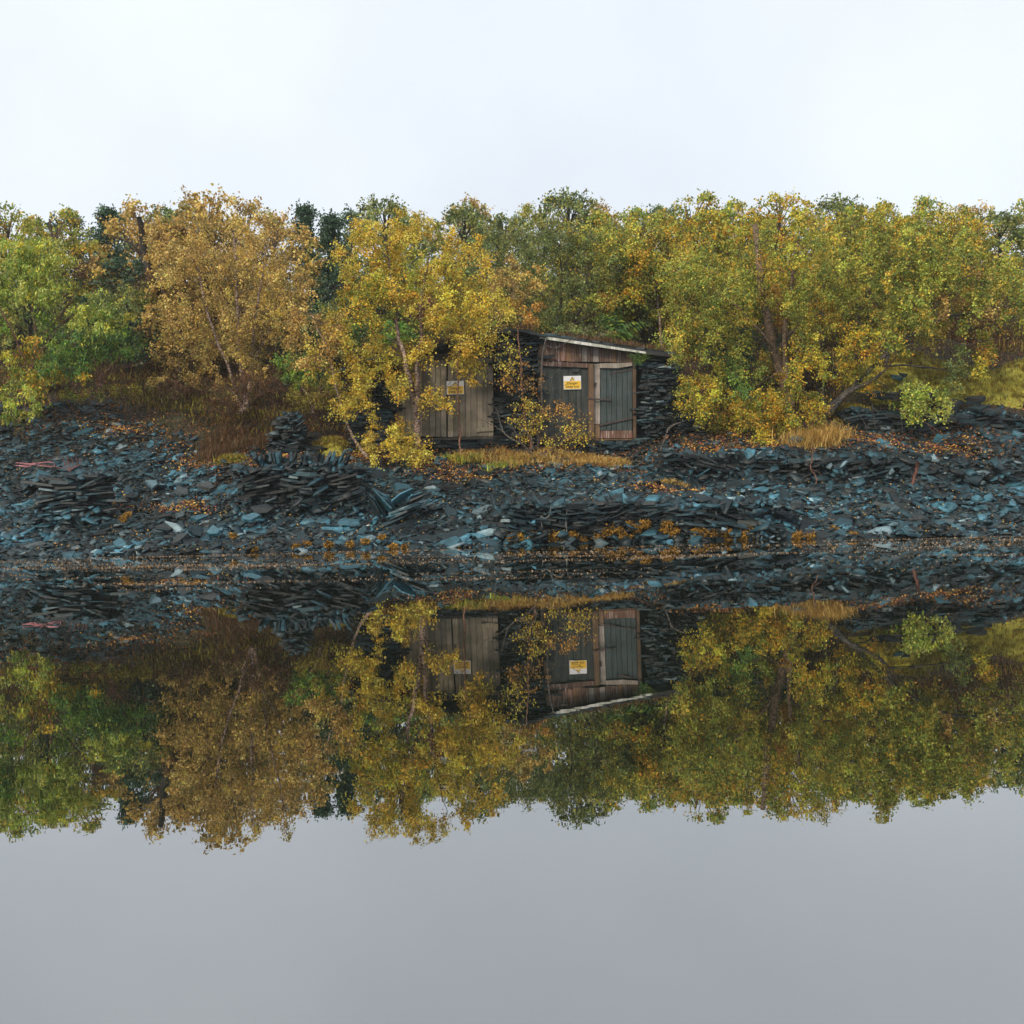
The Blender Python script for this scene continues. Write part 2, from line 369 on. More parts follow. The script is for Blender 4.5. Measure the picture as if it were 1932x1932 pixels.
def scatter(n, y0=21.9, y1=33.2, xr=1.3, zmax=None, steep=1.5):
    Y = rng.uniform(y0, y1, n); X = rng.uniform(-1, 1, n) * Y * .5 * xr * .95
    k = Y < litter_line(X, Y) + rng.normal(0, .35, n)
    k &= (terr(X, Y + .12) - terr(X, Y - .2)) / .32 < steep
    return X[k], Y[k]
def rubble(name, n, L0, L1, parent, mat, tilt=.28, thin=(.05, .12)):
    X, Y = scatter(n); m_ = len(X)
    L_ = L0 * (L1 / L0) ** (rng.random(m_) ** 1.6)
    Z = terr(X, Y) + rng.uniform(-.01, .05, m_)
    nr = tnormal(X, Y) * .8 + np.array([0, -.12, .35]) + rng.normal(0, tilt, (m_, 3)) * np.array([1, 1, .3])
    M = np_basis(nr, rng.uniform(0, 6.28, m_))
    S = np.stack([L_, L_ * rng.uniform(.45, .85, m_), np.clip(L_ * rng.uniform(*thin, m_), .008, .05)], 1)
    return merge_shards(name, np.stack([X, Y, Z], 1), M, S, mat, parent)
o = rubble('rubble', 29000, .12, .46, ground, SL_WET, .30); o['kind'] = 'stuff'
o = rubble('slate_chips', 44000, .04, .13, ground, SL_WET, .35); o['kind'] = 'stuff'
# the 300 largest loose slates one by one
SPECIAL = [ # x, y, depth, length, width, thick, normal, yaw
 (705, 893, 26.6, .95, .38, .07, (.25, -.75, .5), -.35), (760, 925, 25.6, .75, .42, .08, (.4, -.7, .6), -.7), (672, 905, 26, .42, .3, .05, (-.3, -.6, .7), .4),
 (850, 925, 25.4, .7, .3, .05, (.1, -.4, 1), -.2), (910, 962, 24.1, .62, .4, .05, (-.1, -.5, 1), .3), (1065, 922, 25.5, .4, .22, .05, (0, -.6, .8), .1),
 (1481, 944, 24.4, .42, .3, .06, (.45, -.8, .5), -.9), (1440, 930, 25, .6, .3, .05, (.2, -.6, .8), .2), (1400, 925, 25.3, .62, .3, .06, (-.1, -.5, 1), .2),
 (1520, 935, 24.8, .6, .28, .05, (0, -.5, 1), -.1), (850, 1010, 22.7, .85, .38, .07, (-.1, -.6, .9), .18), (800, 1018, 22.5, .6, .34, .06, (.1, -.6, .9), .1),
 (920, 1024, 22.3, .5, .3, .05, (0, -.7, .7), 0), (560, 1022, 22.3, .55, .3, .06, (0, -.5, 1), .1), (370, 1000, 23, .36, .3, .06, (.4, -.8, .5), -.8),
 (405, 1003, 22.9, .36, .28, .06, (-.3, -.8, .5), .5), (310, 998, 23.1, .5, .24, .07, (0, -.7, .7), .1), (90, 925, 25.3, .45, .26, .05, (0, -.5, 1), .1),
 (85, 868, 27, .42, .4, .05, (.3, -.7, .6), -.5), (130, 862, 27.3, .55, .28, .05, (-.1, -.7, .6), .1), (285, 900, 26.2, .3, .26, .05, (.2, -.7, .7), 0),
 (390, 905, 26.1, .5, .3, .06, (.1, -.6, .8), 0), (300, 1000, 23.1, .4, .2, .05, (.1, -.6, .8), .3), (375, 967, 24, .4, .26, .05, (-.1, -.6, .8), 0),
 (1294, 857, 26.8, .35, .3, .12, (.1, -.9, .5), 0), (1400, 858, 26.7, .3, .24, .1, (-.4, -.8, .5), 1), (1390, 892, 26, .42, .3, .08, (.5, -.8, .3), 1.2),
 (1450, 885, 26.1, .5, .24, .07, (-.5, -.8, .5), .9), (1405, 905, 25.8, .4, .3, .08, (.1, -.8, .4), 0), (1500, 830, 27.5, .45, .3, .14, (.1, -.6, .8), 0),
 (1880, 870, 26.5, .5, .3, .06, (.1, -.6, .8), .2), (1840, 905, 25.5, .5, .3, .06, (.1, -.6, .8), .4), (545, 850, 28, .55, .3, .06, (0, -.6, .8), -.2),
 (590, 845, 28.2, .7, .28, .06, (.1, -.5, .9), 0), (500, 955, 24.4, .5, .36, .07, (.1, -.7, .6), .2), (470, 975, 23.9, .5, .3, .06, (-.1, -.6, .8), 0),
 (1480, 1000, 23, .5, .3, .08, (.1, -.7, .7), 0), (1590, 1005, 22.9, .6, .3, .05, (.2, -.6, .7), .4), (1030, 1000, 22.9, .4, .24, .05, (0, -.8, .5), 0)]
for (x, y, Y, l, wd, th, nr, yaw) in SPECIAL:
    g = on(x, Y); p = P(x, y, Y); z = max(g.z + .05, min(p.z, g.z + .25))
    stone('slate', Vector((p.x, Y, z)), basis(nr, yaw), (l, wd, th), SL_WET, ground)
X, Y = scatter(420); X, Y = X[:255], Y[:255]; nrm = tnormal(X, Y)
for k in range(len(X)):
    nr = Vector(nrm[k]) * .8 + Vector((random.gauss(0, .25), -.25 + random.gauss(0, .25), .3)); l = random.uniform(.32, .62)
    stone('slate', Vector((X[k], Y[k], T1(X[k], Y[k]) + .05)), basis(nr, random.uniform(0, 6.28)), (l, l * random.uniform(.45, .8), random.uniform(.03, .07)), SL_WET, ground)

# ---------------------------------------------------------------- prisms traced on a plane at depth Y with real thickness
def prism(name, pts, Y, th, mat, parent, bev=0):
    f = [P(x, y, Y) for x, y in pts]; n = len(f)
    bk = [v + Vector((0, th, 0)) for v in f]
    faces = [tuple(range(n))[::-1], tuple(range(n, 2 * n))] + [(k, (k + 1) % n, n + (k + 1) % n, n + k) for k in range(n)]
    # orientation is fixed by the renderer; both sides shade alike
    return mesh_obj(name, f + bk, faces, mat, parent)
def inside(x, y, poly):
    c = False; n = len(poly)
    for k in range(n):
        x1, y1 = poly[k]; x2, y2 = poly[(k + 1) % n]
        if (y1 > y) != (y2 > y) and x < (x2 - x1) * (y - y1) / (y2 - y1) + x1: c = not c
    return c
def stone_wall(parent, poly, Y, sw, sh, mat=SL_DRY, tilt=lambda x, y: 0, core=.5, curve=None, name='stone', cap=300, jit=.09):
    """dry stone wall filling the outline; sw, sh = typical stone length and thickness in the photo's units"""
    x0 = min(p[0] for p in poly); x1 = max(p[0] for p in poly); y0 = min(p[1] for p in poly); y1 = max(p[1] for p in poly)
    px = Y / F
    if core:
        c = prism('core', poly, Y + .10, core, SL_CORE, parent)
    y = y1 - sh / 2; spec = []
    while y > y0:
        x = x0 - random.uniform(0, sw); h = sh * random.uniform(.75, 1.3)
        while x < x1:
            l = sw * math.exp(random.gauss(0, .38)); xc = x + l / 2
            tl = tilt(xc, y); yy = y + math.sin(xc * .02 + y * .05) * sh * .6 + random.uniform(-.25, .25) * sh
            if inside(xc, yy, poly): spec.append((xc, yy, l, h * math.exp(random.gauss(-.05, .3)), tl))
            x = x + l * random.uniform(.82, 1.0)
        y -= h * .92
    extra = []; random.shuffle(spec)
    for n_, (xc, yy, l, h, tl) in enumerate(spec):
        Yc = Y + (curve(xc) if curve else 0) + random.uniform(-jit, jit)
        p = P(xc, yy, Yc)
        d = random.uniform(.22, .34)
        a = R(tl + random.gauss(0, 6) + 6 * math.sin(xc * .045 + yy * .11)); 
        M3 = Matrix.Rotation(-a, 3, 'Y') @ Matrix.Rotation(random.gauss(0, .10) + .05, 3, 'X') @ Matrix.Rotation(random.gauss(0, .2), 3, 'Z')
        s = (l * px * 1.15, d, max(h * px * .9, .012))
        if n_ < cap: stone(name, p, M3, s, mat, parent)
        else: extra.append((tuple(p), np.array(M3), s))
    if extra:
        o = merge_shards('rubble', np.array([e[0] for e in extra]), np.array([e[1] for e in extra]), np.array([e[2] for e in extra]), mat, parent); o['kind'] = 'stuff'
    return len(spec)

# the hut -----------------------------------------------------------
HY = 29.0
hut = thing('stone_hut', 'twin slate huts with plank doors under one lopsided roof on the quarry bank', 'hut', tuple(P(966, 840, HY)))
def sub(parent, name, pts, Y, th, mat): return prism(name, pts, Y, th, mat, parent)
wl = prism('wall', [(664, 838), (664, 698), (750, 678), (752, 838)], HY + .2, 2.4, SL_CORE, hut)
stone_wall(wl, [(660, 838), (662, 704), (700, 688), (751, 676), (753, 836)], HY, 26, 3.6, core=0)
wm = prism('wall', [(930, 850), (930, 634), (975, 626), (1018, 636), (1018, 850)], HY + .2, 2.4, SL_CORE, hut)
stone_wall(wm, [(938, 852), (938, 640), (975, 630), (1018, 638), (1018, 852)], HY - .02, 26, 3.6, core=0)
wr = prism('wall', [(1200, 880), (1200, 672), (1262, 678), (1290, 720), (1318, 800), (1325, 880)], HY + .25, 2.2, SL_CORE, hut)
stone_wall(wr, [(1213, 884), (1213, 680), (1240, 680), (1275, 690), (1292, 730), (1318, 790), (1332, 850), (1330, 884)], HY - .12, 21, 3.3, core=0, jit=.04, curve=lambda x: max(0, x - 1230) * .004,
           tilt=lambda x, y: -6 if x > 1230 else -2)
st = prism('wall', [(1020, 838), (1200, 832), (1200, 880), (1020, 880)], HY + .1, .6, SL_CORE, hut)
stone_wall(st, [(1018, 836), (1204, 832), (1206, 876), (1018, 880)], HY - .12, 24, 6, core=0)
ub = prism('wall', [(750, 832), (930, 830), (930, 850), (750, 850)], HY + .15, .6, SL_CORE, hut)
stone_wall(ub, [(750, 833), (930, 830), (930, 850), (750, 852)], HY + .06, 34, 6, core=0)
back = prism('back_wall', [(752, 832), (752, 690), (930, 660), (930, 832)], HY + .35, .4, SL_CORE, hut)
back = prism('back_wall', [(1018, 832), (1018, 645), (1200, 675), (1200, 832)], HY + .35, .4, SL_CORE, hut)
# left doors (weathered grey)
def door(parent, xL, xR, yT, yB, n, mat, nm='door', Y=HY, sk=(0, 0)):
    """a leaf of n vertical planks"""
    d = prism(nm, [(xL + 1, yT + 2), (xR - 1, yT + 2 + sk[0]), (xR - 1, yB - 2 + sk[1]), (xL + 1, yB - 2)], Y + .045, .03, mat, parent)
    ed = [xL + (xR - xL) * (k + (random.uniform(-.18, .18) if 0 < k < n else 0)) / n for k in range(n + 1)]
    for k in range(n):
        f0 = (ed[k] - xL) / (xR - xL); f1 = (ed[k + 1] - xL) / (xR - xL)
        pts = [(ed[k] + .45, yT + sk[0] * f0), (ed[k + 1] - .45, yT + sk[0] * f1), (ed[k + 1] - .45, yB + sk[1] * f1 + random.uniform(-.8, .8)), (ed[k] + .45, yB + sk[1] * f0)]
        prism('plank', pts, Y + random.uniform(0, .012), .04, mat, d)
    return d
dl = door(hut, 755, 842.5, 681, 823, 8, W_GREY, sk=(-4, 1)); dr = door(hut, 844.5, 931, 677, 824, 8, W_GREY, sk=(-4, -1))
prism('door_jamb', [(747, 684), (755, 682), (756, 826), (749, 827)], HY - .05, .14, W_BROWN, hut)
prism('sill', [(770, 827), (931, 823), (931, 828), (770, 832)], HY - .1, .25, W_DARK, hut)
prism('batten', [(899, 808), (931, 806), (931, 813), (899, 815)], HY - .03, .028, W_GREY, hut)
prism('lintel', [(747, 673), (931, 659), (931, 674), (747, 683)], HY - .02, .2, W_DARK, hut)
lt = prism('latch', [(842, 771), (849, 770), (849, 774), (842, 775)], HY - .03, .03, IRON, hut)
# right hut
xs_ = [1016, 1026, 1036.5, 1048, 1057, 1068, 1078, 1087, 1098, 1108.5, 1119, 1130, 1141, 1152.5, 1163, 1172, 1181, 1193.5]
gb = prism('gable', [(1017, 646), (1193, 668), (1193, 682), (1017, 677)], HY + .05, .03, W_DARK, hut)
for k in range(len(xs_) - 1):
    a_, c_ = xs_[k] + .4, xs_[k + 1] - .4
    tp = lambda x: 641 + (x - 1018) * .135
    prism('plank', [(a_, tp(a_)), (c_, tp(c_)), (c_, 681 + (c_ - 1020) * .02 + random.uniform(-1.2, .8)), (a_, 681 + (a_ - 1020) * .02)], HY + random.uniform(0, .012), .04, [W_PEEL, W_BROWN, W_PEEL, W_PALE, W_PEEL][random.randrange(5)] if k % 3 else W_PEEL, gb)
prism('lintel', [(1018, 680.5), (1111, 686), (1111, 694), (1020, 690)], HY - .06, .1, W_PEEL, hut)
prism('lintel', [(1132, 685.5), (1193, 684.5), (1193, 690), (1165, 694.5), (1132, 694)], HY - .06, .1, W_PALE, hut)
prism('door_post', [(1110.5, 686), (1120, 686), (1121, 829), (1110.5, 829)], HY - .09, .16, W_BROWN, hut)
prism('door_post', [(1193.5, 697), (1200, 697), (1200.5, 828), (1195, 828)], HY - .08, .16, W_BROWN, hut)
prism('door_post', [(1193.8, 668), (1199, 669), (1199, 697), (1193.8, 697)], HY - .03, .1, W_DARK, hut)
prism('door_post', [(1014.5, 648), (1021, 648), (1021, 832), (1015, 832)], HY - .05, .14, W_BROWN, hut)
prism('sill', [(1020, 823), (1110, 822.5), (1110, 829.5), (1020, 830)], HY - .07, .16, W_BROWN, hut)
prism('sill', [(1121, 828.3), (1200, 827.5), (1200, 830.5), (1121, 831)], HY - .07, .16, W_BROWN, hut)
d1 = door(hut, 1021, 1110.5, 690.5, 823, 7, W_TEAL)
d2 = door(hut, 1132.5, 1193, 694, 812, 6, W_TEAL2)
prism('plank', [(1120.6, 687), (1131.8, 686), (1132, 800), (1121.2, 800)], HY - .02, .05, W_PALE, d2)
prism('plank', [(1121.2, 800.8), (1132, 800.8), (1132, 827), (1121.4, 827)], HY - .02, .05, W_BROWN, d2)
prism('plank', [(1133, 812.8), (1193, 812.2), (1193.5, 826.5), (1133, 827)], HY - .005, .04, W_PEEL, d2)
prism('hinge', [(1150, 703.5), (1194, 695), (1194, 698), (1150, 705.5)], HY - .015, .013, IRON, d2)
prism('hinge', [(1130, 801), (1194, 787), (1194, 790), (1130, 804)], HY - .035, .013, IRON, d2)
prism('latch', [(1107, 749), (1131, 752), (1131, 755), (1107, 752.5)], HY - .11, .02, IRON, d2)
prism('latch', [(1131, 752), (1152, 753.5), (1152, 756), (1131, 755)], HY - .04, .04, IRON, d2)
prism('hasp', [(1121, 722), (1126, 722), (1126, 724), (1123, 731), (1121, 731)], HY - .035, .014, IRON, d2)
prism('batten', [(1079, 696), (1092, 696), (1092, 702), (1079, 702)], HY - .03, .03, W_TEAL, d1)
# roof
def roof_poly(top, bot, Y, th, mat, nm='roof'):
    return prism(nm, top + bot[::-1], Y, th, mat, hut)
rl_ = [(640, 696), (709, 672), (794, 656), (886, 636), (958, 619), (1000, 622), (1018, 629)]
roofL = roof_poly(rl_, [(x + (1 if x < 700 else 0), y + 8) for x, y in rl_], HY - .22, 2.9, FELT)
for k in range(13):
    f = k / 12; xx = 645 + f * 370; yy = float(np.interp(xx, [p[0] for p in rl_], [p[1] for p in rl_])) + 5
    sl = -9 if xx < 958 else 8
    p = P(xx, yy, HY - .22); stone('slate', p, Matrix.Rotation(R(-14 if xx < 940 else 14) * 1, 3, 'Y'), (.55, .5, random.uniform(.04, .08)), SL_DRY, roofL)
rr_ = [(1018, 630), (1120, 645), (1220, 661), (1270, 667)]
roofR = roof_poly(rr_, [(x, y + 6) for x, y in rr_], HY - .2, 2.9, FELT)
prism('verge_board', [(1018, 633.5), (1110, 646.5), (1219, 663.8), (1219, 667.5), (1110, 652), (1018, 638.5)], HY - .27, .03, W_WHITE, roofR)
prism('verge_board', [(1219, 664), (1268, 668.5), (1268, 673.5), (1219, 668)], HY - .25, .03, W_DARK, roofR)
for k in range(9):
    xx = 1040 + k * 28; p = P(xx, 630 + (xx - 1018) * .150, HY + .1); stone('slate', p, Matrix.Rotation(R(9), 3, 'Y'), (.5, .5, .05), SL_DRY, roofR)

# signs ---------------------------------------------------------------
def text_mesh(txt, size):
    cu = bpy.data.curves.new('lettering', 'FONT'); cu.body = txt; cu.size = size; cu.align_x = 'CENTER'; cu.extrude = .0008
    cu.offset = size * .008
    o = bpy.data.objects.new('lettering', cu); sc.collection.objects.link(o)
    bpy.context.view_layer.update()
    me = bpy.data.meshes.new_from_object(o.evaluated_get(bpy.context.evaluated_depsgraph_get()))
    bpy.data.objects.remove(o); return me
def sign(x0, y0, x1, y1, label, Yf):
    c = P((x0 + x1) / 2, (y0 + y1) / 2, Yf); wd = (x1 - x0) * Yf / F; ht = (y1 - y0) * Yf / F
    s = thing('warning_sign', label, 'sign', tuple(c), 'danger signs on the hut doors')
    s.rotation_euler = (0, 0, 0)
    def q(nm, a, b_, c_, d, yy, th, mat):
        v = [(a, yy, b_), (c_, yy, b_), (c_, yy, d), (a, yy, d), (a, yy + th, b_), (c_, yy + th, b_), (c_, yy + th, d), (a, yy + th, d)]
        me = bpy.data.meshes.new(nm); me.from_pydata(v, [], [(0, 1, 2, 3), (7, 6, 5, 4), (0, 4, 5, 1), (1, 5, 6, 2), (2, 6, 7, 3), (3, 7, 4, 0)]); me.materials.append(mat)
        o = bpy.data.objects.new(nm, me); link(o); o.parent = s; return o
    q('panel', -wd / 2, -ht / 2, wd / 2, ht / 2, 0, .004, SIGNW)
    q('yellow_field', -wd / 2 + .018, -ht / 2 + .014, wd / 2 - .012, ht * .12, -.003, .003, SIGNY)
    def tri(r, yy, mat, nm):
        v = [(-r, yy, ht * .16), (r, yy, ht * .16), (0, yy, ht * .16 + r * 1.6)]; v += [(a, b_ + .002, c_) for a, b_, c_ in v]
        me = bpy.data.meshes.new(nm); me.from_pydata(v, [], [(0, 1, 2), (5, 4, 3), (0, 3, 4, 1), (1, 4, 5, 2), (2, 5, 3, 0)]); me.materials.append(mat)
        o = bpy.data.objects.new(nm, me); link(o); o.parent = s; return o
    tri(.064, -.003, INK, 'triangle'); o = tri(.050, -.0055, SIGNY, 'triangle'); o.location.z = .005
    q('exclamation_mark', -.006, ht * .16 + .03, .006, ht * .16 + .06, -.009, .003, INK)
    for txt, z, sz in (('Danger', -ht * .13, .098), ('keep out', -ht * .37, .092)):
        me = text_mesh(txt, sz); me.materials.clear(); me.materials.append(INK)
        o = bpy.data.objects.new('lettering', me); link(o); o.parent = s; o.rotation_euler = (R(90), 0, 0); o.location = (0, -.005, z)
    return s
sign(1063.4, 709.3, 1096.3, 734.5, 'yellow and white "Danger keep out" sign on the dark teal door of the right hut', HY - .02)
sign(842.8, 718.7, 875.2, 744, 'yellow and white "Danger keep out" sign half hidden by leaves on the grey plank doors', HY - .03)

# ---------------------------------------------------------------- free-standing walls
def wall_thing(label, poly, Y, sw, sh, **k):
    cx = sum(p[0] for p in poly) / len(poly); cy = max(p[1] for p in poly)
    t_ = thing('dry_stone_wall', label, 'wall', tuple(P(cx, cy, Y)), 'dry slate walls on the quarry bank')
    stone_wall(t_, poly, Y, sw, sh, **k)
    x0 = min(p[0] for p in poly); x1 = max(p[0] for p in poly); y0 = min(p[1] for p in poly); y1 = max(p[1] for p in poly)
    Pn, Ms, Ss = [], [], []
    for q in range(int((x1 - x0) * 1.1)):
        a = random.uniform(x0 - 14, x1 + 14); top = random.random() < .55
        b_ = (y0 + abs(random.gauss(0, 9)) if top else y1 - abs(random.gauss(0, 16))) + 6 * math.sin(a * .03)
        Pn.append(tuple(P(a, b_, Y + (random.uniform(-.05, .3) if top else random.uniform(-.4, 0)))))
        Ms.append(np.array(basis((random.gauss(0, .45), -.7 + random.gauss(0, .35), 1), random.uniform(0, 6.28)))); l = .12 + .38 * random.random() ** 1.7; Ss.append((l, l * random.uniform(.4, .8), random.uniform(.015, .045)))
    o = merge_shards('rubble', np.array(Pn), np.array(Ms), np.array(Ss), SL_WET, t_); o['kind'] = 'stuff'
    return t_
wall_thing('long low slate quay wall fringed with golden seaweed at the water edge', [(950, 1033), (958, 975), (985, 953), (1080, 950), (1210, 947), (1330, 960), (1420, 976), (1480, 992), (1495, 1024)], 22.62, 32, 4.0, mat=SL_DRY, tilt=lambda x, y: 12 * math.sin(x * .012) - 4)
wall_thing('short slate terrace wall slanting down beside the blue boulder', [(1262, 892), (1264, 852), (1330, 862), (1388, 880), (1388, 914), (1310, 908)], 26.15, 38, 4.6, tilt=lambda x, y: -14)
wall_thing('terrace wall of dark slate right of the tilted slabs', [(1418, 915), (1420, 874), (1500, 866), (1620, 860), (1685, 872), (1700, 905), (1600, 918)], 26.15, 42, 4.6, tilt=lambda x, y: 8)
wall_thing('dark slate wall under the mossy mound on the right', [(1600, 832), (1604, 786), (1660, 778), (1740, 788), (1830, 792), (1960, 785), (2060, 785), (2060, 850), (1800, 850)], 28.95, 32, 4.2, tilt=lambda x, y: 3, cap=300)
wall_thing('low dark slate wall at the far right end of the bank', [(1810, 925), (1815, 885), (1900, 878), (2040, 880), (2040, 925)], 25.9, 38, 4.6, tilt=lambda x, y: 2)
lw = wall_thing('slate terrace wall topped by a row of upright slates', [(455, 925), (472, 890), (520, 882), (560, 884), (660, 878), (676, 930), (668, 962), (610, 972), (560, 966), (490, 955)], 24.95, 30, 4.2, tilt=lambda x, y: 7 + 8 * math.sin(x * .03), mat=SL_DRY)
for k in range(26):
    x = 484 + k * 6.9; lean = -22 + k * 2.2 + random.gauss(0, 7); p = P(x + random.uniform(-3, 3), 868 + random.uniform(-5, 6), 25.15 + random.uniform(-.05, .08))
    M3 = Matrix.Rotation(R(lean), 3, 'Y') @ Matrix.Rotation(R(random.uniform(-16, 16)), 3, 'Z') @ Matrix.Rotation(R(90), 3, 'Y')
    if k in (3, 8, 14, 17): M3 = Matrix.Rotation(R(50), 3, 'Z') @ M3
    stone('slate', p, M3, (random.uniform(.24, .46), random.uniform(.2, .34), random.uniform(.025, .07)), SL_WET, lw)
cn = thing('cairn', 'narrow pile of stacked slates between the brown bush and the moss', 'cairn', tuple(P(545, 850, 28.4)))
stone_wall(cn, [(500, 866), (514, 822), (522, 798), (538, 778), (556, 776), (568, 796), (576, 826), (600, 866)], 28.4, 26, 4.4, core=.3, tilt=lambda x, y: 4, mat=SL_DRY)
stone_wall(cn, [(505, 862), (526, 806), (545, 784), (566, 800), (596, 862)], 28.2, 22, 4.4, core=0, tilt=lambda x, y: -8, mat=SL_DRY)
Pn, Ms, Ss = [], [], []
for q in range(95):
    b_ = random.uniform(778, 868); hw = 12 + (b_ - 778) * .5; Pn.append(tuple(P(545 + random.uniform(-hw, hw), b_, 28.15 + random.uniform(-.12, .25))))
    Ms.append(np.array(basis((random.gauss(0, .4), -.6 + random.gauss(0, .3), 1), random.uniform(0, 6.28)))); l = random.uniform(.14, .42); Ss.append((l, l * random.uniform(.4, .8), random.uniform(.015, .045)))
o = merge_shards('rubble', np.array(Pn), np.array(Ms), np.array(Ss), SL_WET, cn); o['kind'] = 'stuff'
wall_thing('low coursed slate outcrop below the pink rope', [(60, 996), (84, 915), (120, 898), (170, 896), (198, 912), (206, 940), (190, 965), (214, 996)], 24.55, 44, 4.2, mat=SL_WET, tilt=lambda x, y: 3, core=.4)
sb = thing('slate_stack', 'bundle of long slates tipped on their sides by the shore', 'slate stack', tuple(P(745, 985, 24.0)))
for k in range(16):
    x = 706 + k * 5.2; a = 62 - k * 3.2 if k < 8 else -28 - k
    p = P(x, 958 - (k % 5) * 4, 23.9 + (k % 3) * .1)
    M3 = Matrix.Rotation(R(a), 3, 'Y') @ Matrix.Rotation(R(-25), 3, 'X')
    stone('slate', p, M3, (random.uniform(.5, .75), .34, random.uniform(.03, .06)), SL_WET, sb)
for k in range(14):
    p = P(745 + k * 3.2, 982 - k * 3.3, 23.8 + random.uniform(-.05, .1))
    stone('slate', p, Matrix.Rotation(R(-20 + random.uniform(-5, 5)), 3, 'Y'), (random.uniform(.5, .8), .34, random.uniform(.03, .05)), SL_WET, sb)
sb2 = thing('slate_stack', 'upright slate slabs leaning at the left end of the quay wall', 'slate stack', tuple(P(985, 1000, 22.9)))
for (x, y, l, a, yw) in [(983, 985, .7, 78, .5), (996, 968, .45, 60, .8), (1012, 965, .5, 40, 1.1), (1024, 970, .5, -60, .9), (965, 1005, .5, 20, 0), (940, 1002, .8, 6, 0)]:
    stone('slate', P(x, y, 22.75), Matrix.Rotation(R(yw * 40), 3, 'Z') @ Matrix.Rotation(-R(a), 3, 'Y') @ Matrix.Rotation(R(30), 3, 'X'), (l, .3, .06), SL_WET, sb2)

# ---------------------------------------------------------------- tubes and leaves
def tubes(name, paths, mat, parent, sides=6):
    V, Fc = [], []
    for pts, rad in paths:
        n = len(pts); base = len(V)
        for k in range(n):
            d = (pts[min(k + 1, n - 1)] - pts[max(k - 1, 0)])
            d = d.normalized() if d.length > 1e-6 else Vector((0, 0, 1))
            a = d.cross(Vector((.3, 1, .1))).normalized(); b_ = d.cross(a)
            r_ = rad[0] + (rad[1] - rad[0]) * (k / (n - 1)) if len(rad) == 2 else rad[k]
            for s in range(sides):
                t_ = 2 * math.pi * s / sides; V.append(pts[k] + (a * math.cos(t_) + b_ * math.sin(t_)) * r_)
        for k in range(n - 1):
            for s in range(sides):
                s2 = (s + 1) % sides; Fc.append((base + k * sides + s, base + k * sides + s2, base + (k + 1) * sides + s2, base + (k + 1) * sides + s))
    me = np_mesh(name, np.array([tuple(v) for v in V]), 4, np.array(Fc), mat=mat, smooth=True)
    o = bpy.data.objects.new(name, me)
    if parent is not None: put(o, parent)
    else: link(o)
    return o
def curve_pts(pts, n=4, wob=0):
    out_ = []
    for k in range(len(pts) - 1):
        p0 = pts[max(k - 1, 0)]; p1 = pts[k]; p2 = pts[k + 1]; p3 = pts[min(k + 2, len(pts) - 1)]
        for s in range(n):
            t_ = s / n; q = .5 * ((2 * p1) + (p2 - p0) * t_ + (2 * p0 - 5 * p1 + 4 * p2 - p3) * t_ ** 2 + (-p0 + 3 * p1 - 3 * p2 + p3) * t_ ** 3)
            if wob and (k or s): q = q + Vector((random.gauss(0, wob), random.gauss(0, wob), random.gauss(0, wob)))
            out_.append(q)
    out_.append(pts[-1]); return out_
def leaf_verts(C, D, Ls, W, fold=.15):
    n = len(C); D = D / np.linalg.norm(D, axis=1, keepdims=True)
    rnd = rng.normal(0, 1, (n, 3)); S = np.cross(D, rnd); S /= np.linalg.norm(S, axis=1, keepdims=True); Nn = np.cross(D, S)
    Ls = Ls[:, None]; W = W[:, None]
    V = np.stack([C, C + D * Ls * .45 - S * W * .5 + Nn * Ls * fold, C + D * Ls, C + D * Ls * .45 + S * W * .5 + Nn * Ls * fold], 1)
    return V.reshape(-1, 3), np.arange(4 * n).reshape(-1, 4)
PAL = {
 'gold': [(240, 192, 60), (230, 184, 62), (246, 202, 78), (210, 184, 68), (194, 188, 76), (242, 180, 54), (180, 174, 70), (232, 208, 104)],
 'goldpale': [(214, 176, 92), (204, 160, 78), (222, 186, 104), (184, 150, 80), (160, 130, 80)],
 'brown': [(206, 170, 96), (188, 154, 86), (220, 184, 108), (168, 144, 80), (198, 172, 84), (222, 184, 84), (154, 148, 82)],
 'lime': [(172, 186, 70), (148, 172, 64), (196, 198, 92), (214, 194, 60), (124, 154, 66), (188, 200, 108)],
 'green': [(98, 142, 58), (122, 154, 54), (80, 122, 62), (150, 168, 58), (92, 124, 74)],
 'olive': [(128, 140, 76), (112, 128, 72), (146, 150, 78), (100, 120, 72), (154, 146, 66), (120, 140, 90)],
 'oliveg': [(158, 168, 66), (178, 174, 66), (138, 154, 64), (198, 174, 66), (118, 138, 62), (216, 174, 62), (166, 176, 78)],
 'yelgreen': [(170, 168, 58), (194, 176, 56), (144, 152, 58), (220, 178, 52), (234, 168, 46), (122, 140, 56)],
 'orange': [(218, 162, 74), (206, 150, 72), (228, 170, 70), (184, 140, 72), (194, 166, 76)],
 'dark': [(60, 88, 66), (72, 98, 74), (54, 78, 60), (84, 104, 74)],
 'darkbrown': [(92, 64, 44), (110, 76, 48), (78, 58, 40), (120, 90, 50)],
 'heath': [(104, 72, 50), (124, 84, 54), (88, 66, 44), (96, 88, 48)],
 'tan': [(214, 176, 104), (194, 158, 90), (228, 194, 120), (176, 150, 74), (204, 162, 76)],
 'moss': [(166, 154, 54), (140, 134, 48), (186, 172, 66), (122, 108, 44), (150, 116, 56)],
 'red': [(150, 66, 62), (120, 56, 58), (170, 90, 70)],
}
def soft(c, k=.02, g=1.0):
    c = np.array(lin(c)); l = c @ np.array([.3, .6, .1]); return np.clip((c * (1 - k) + l * k) * g, 0, .8)
PALL = {k: np.array([soft(c) for c in v]) for k, v in PAL.items()}
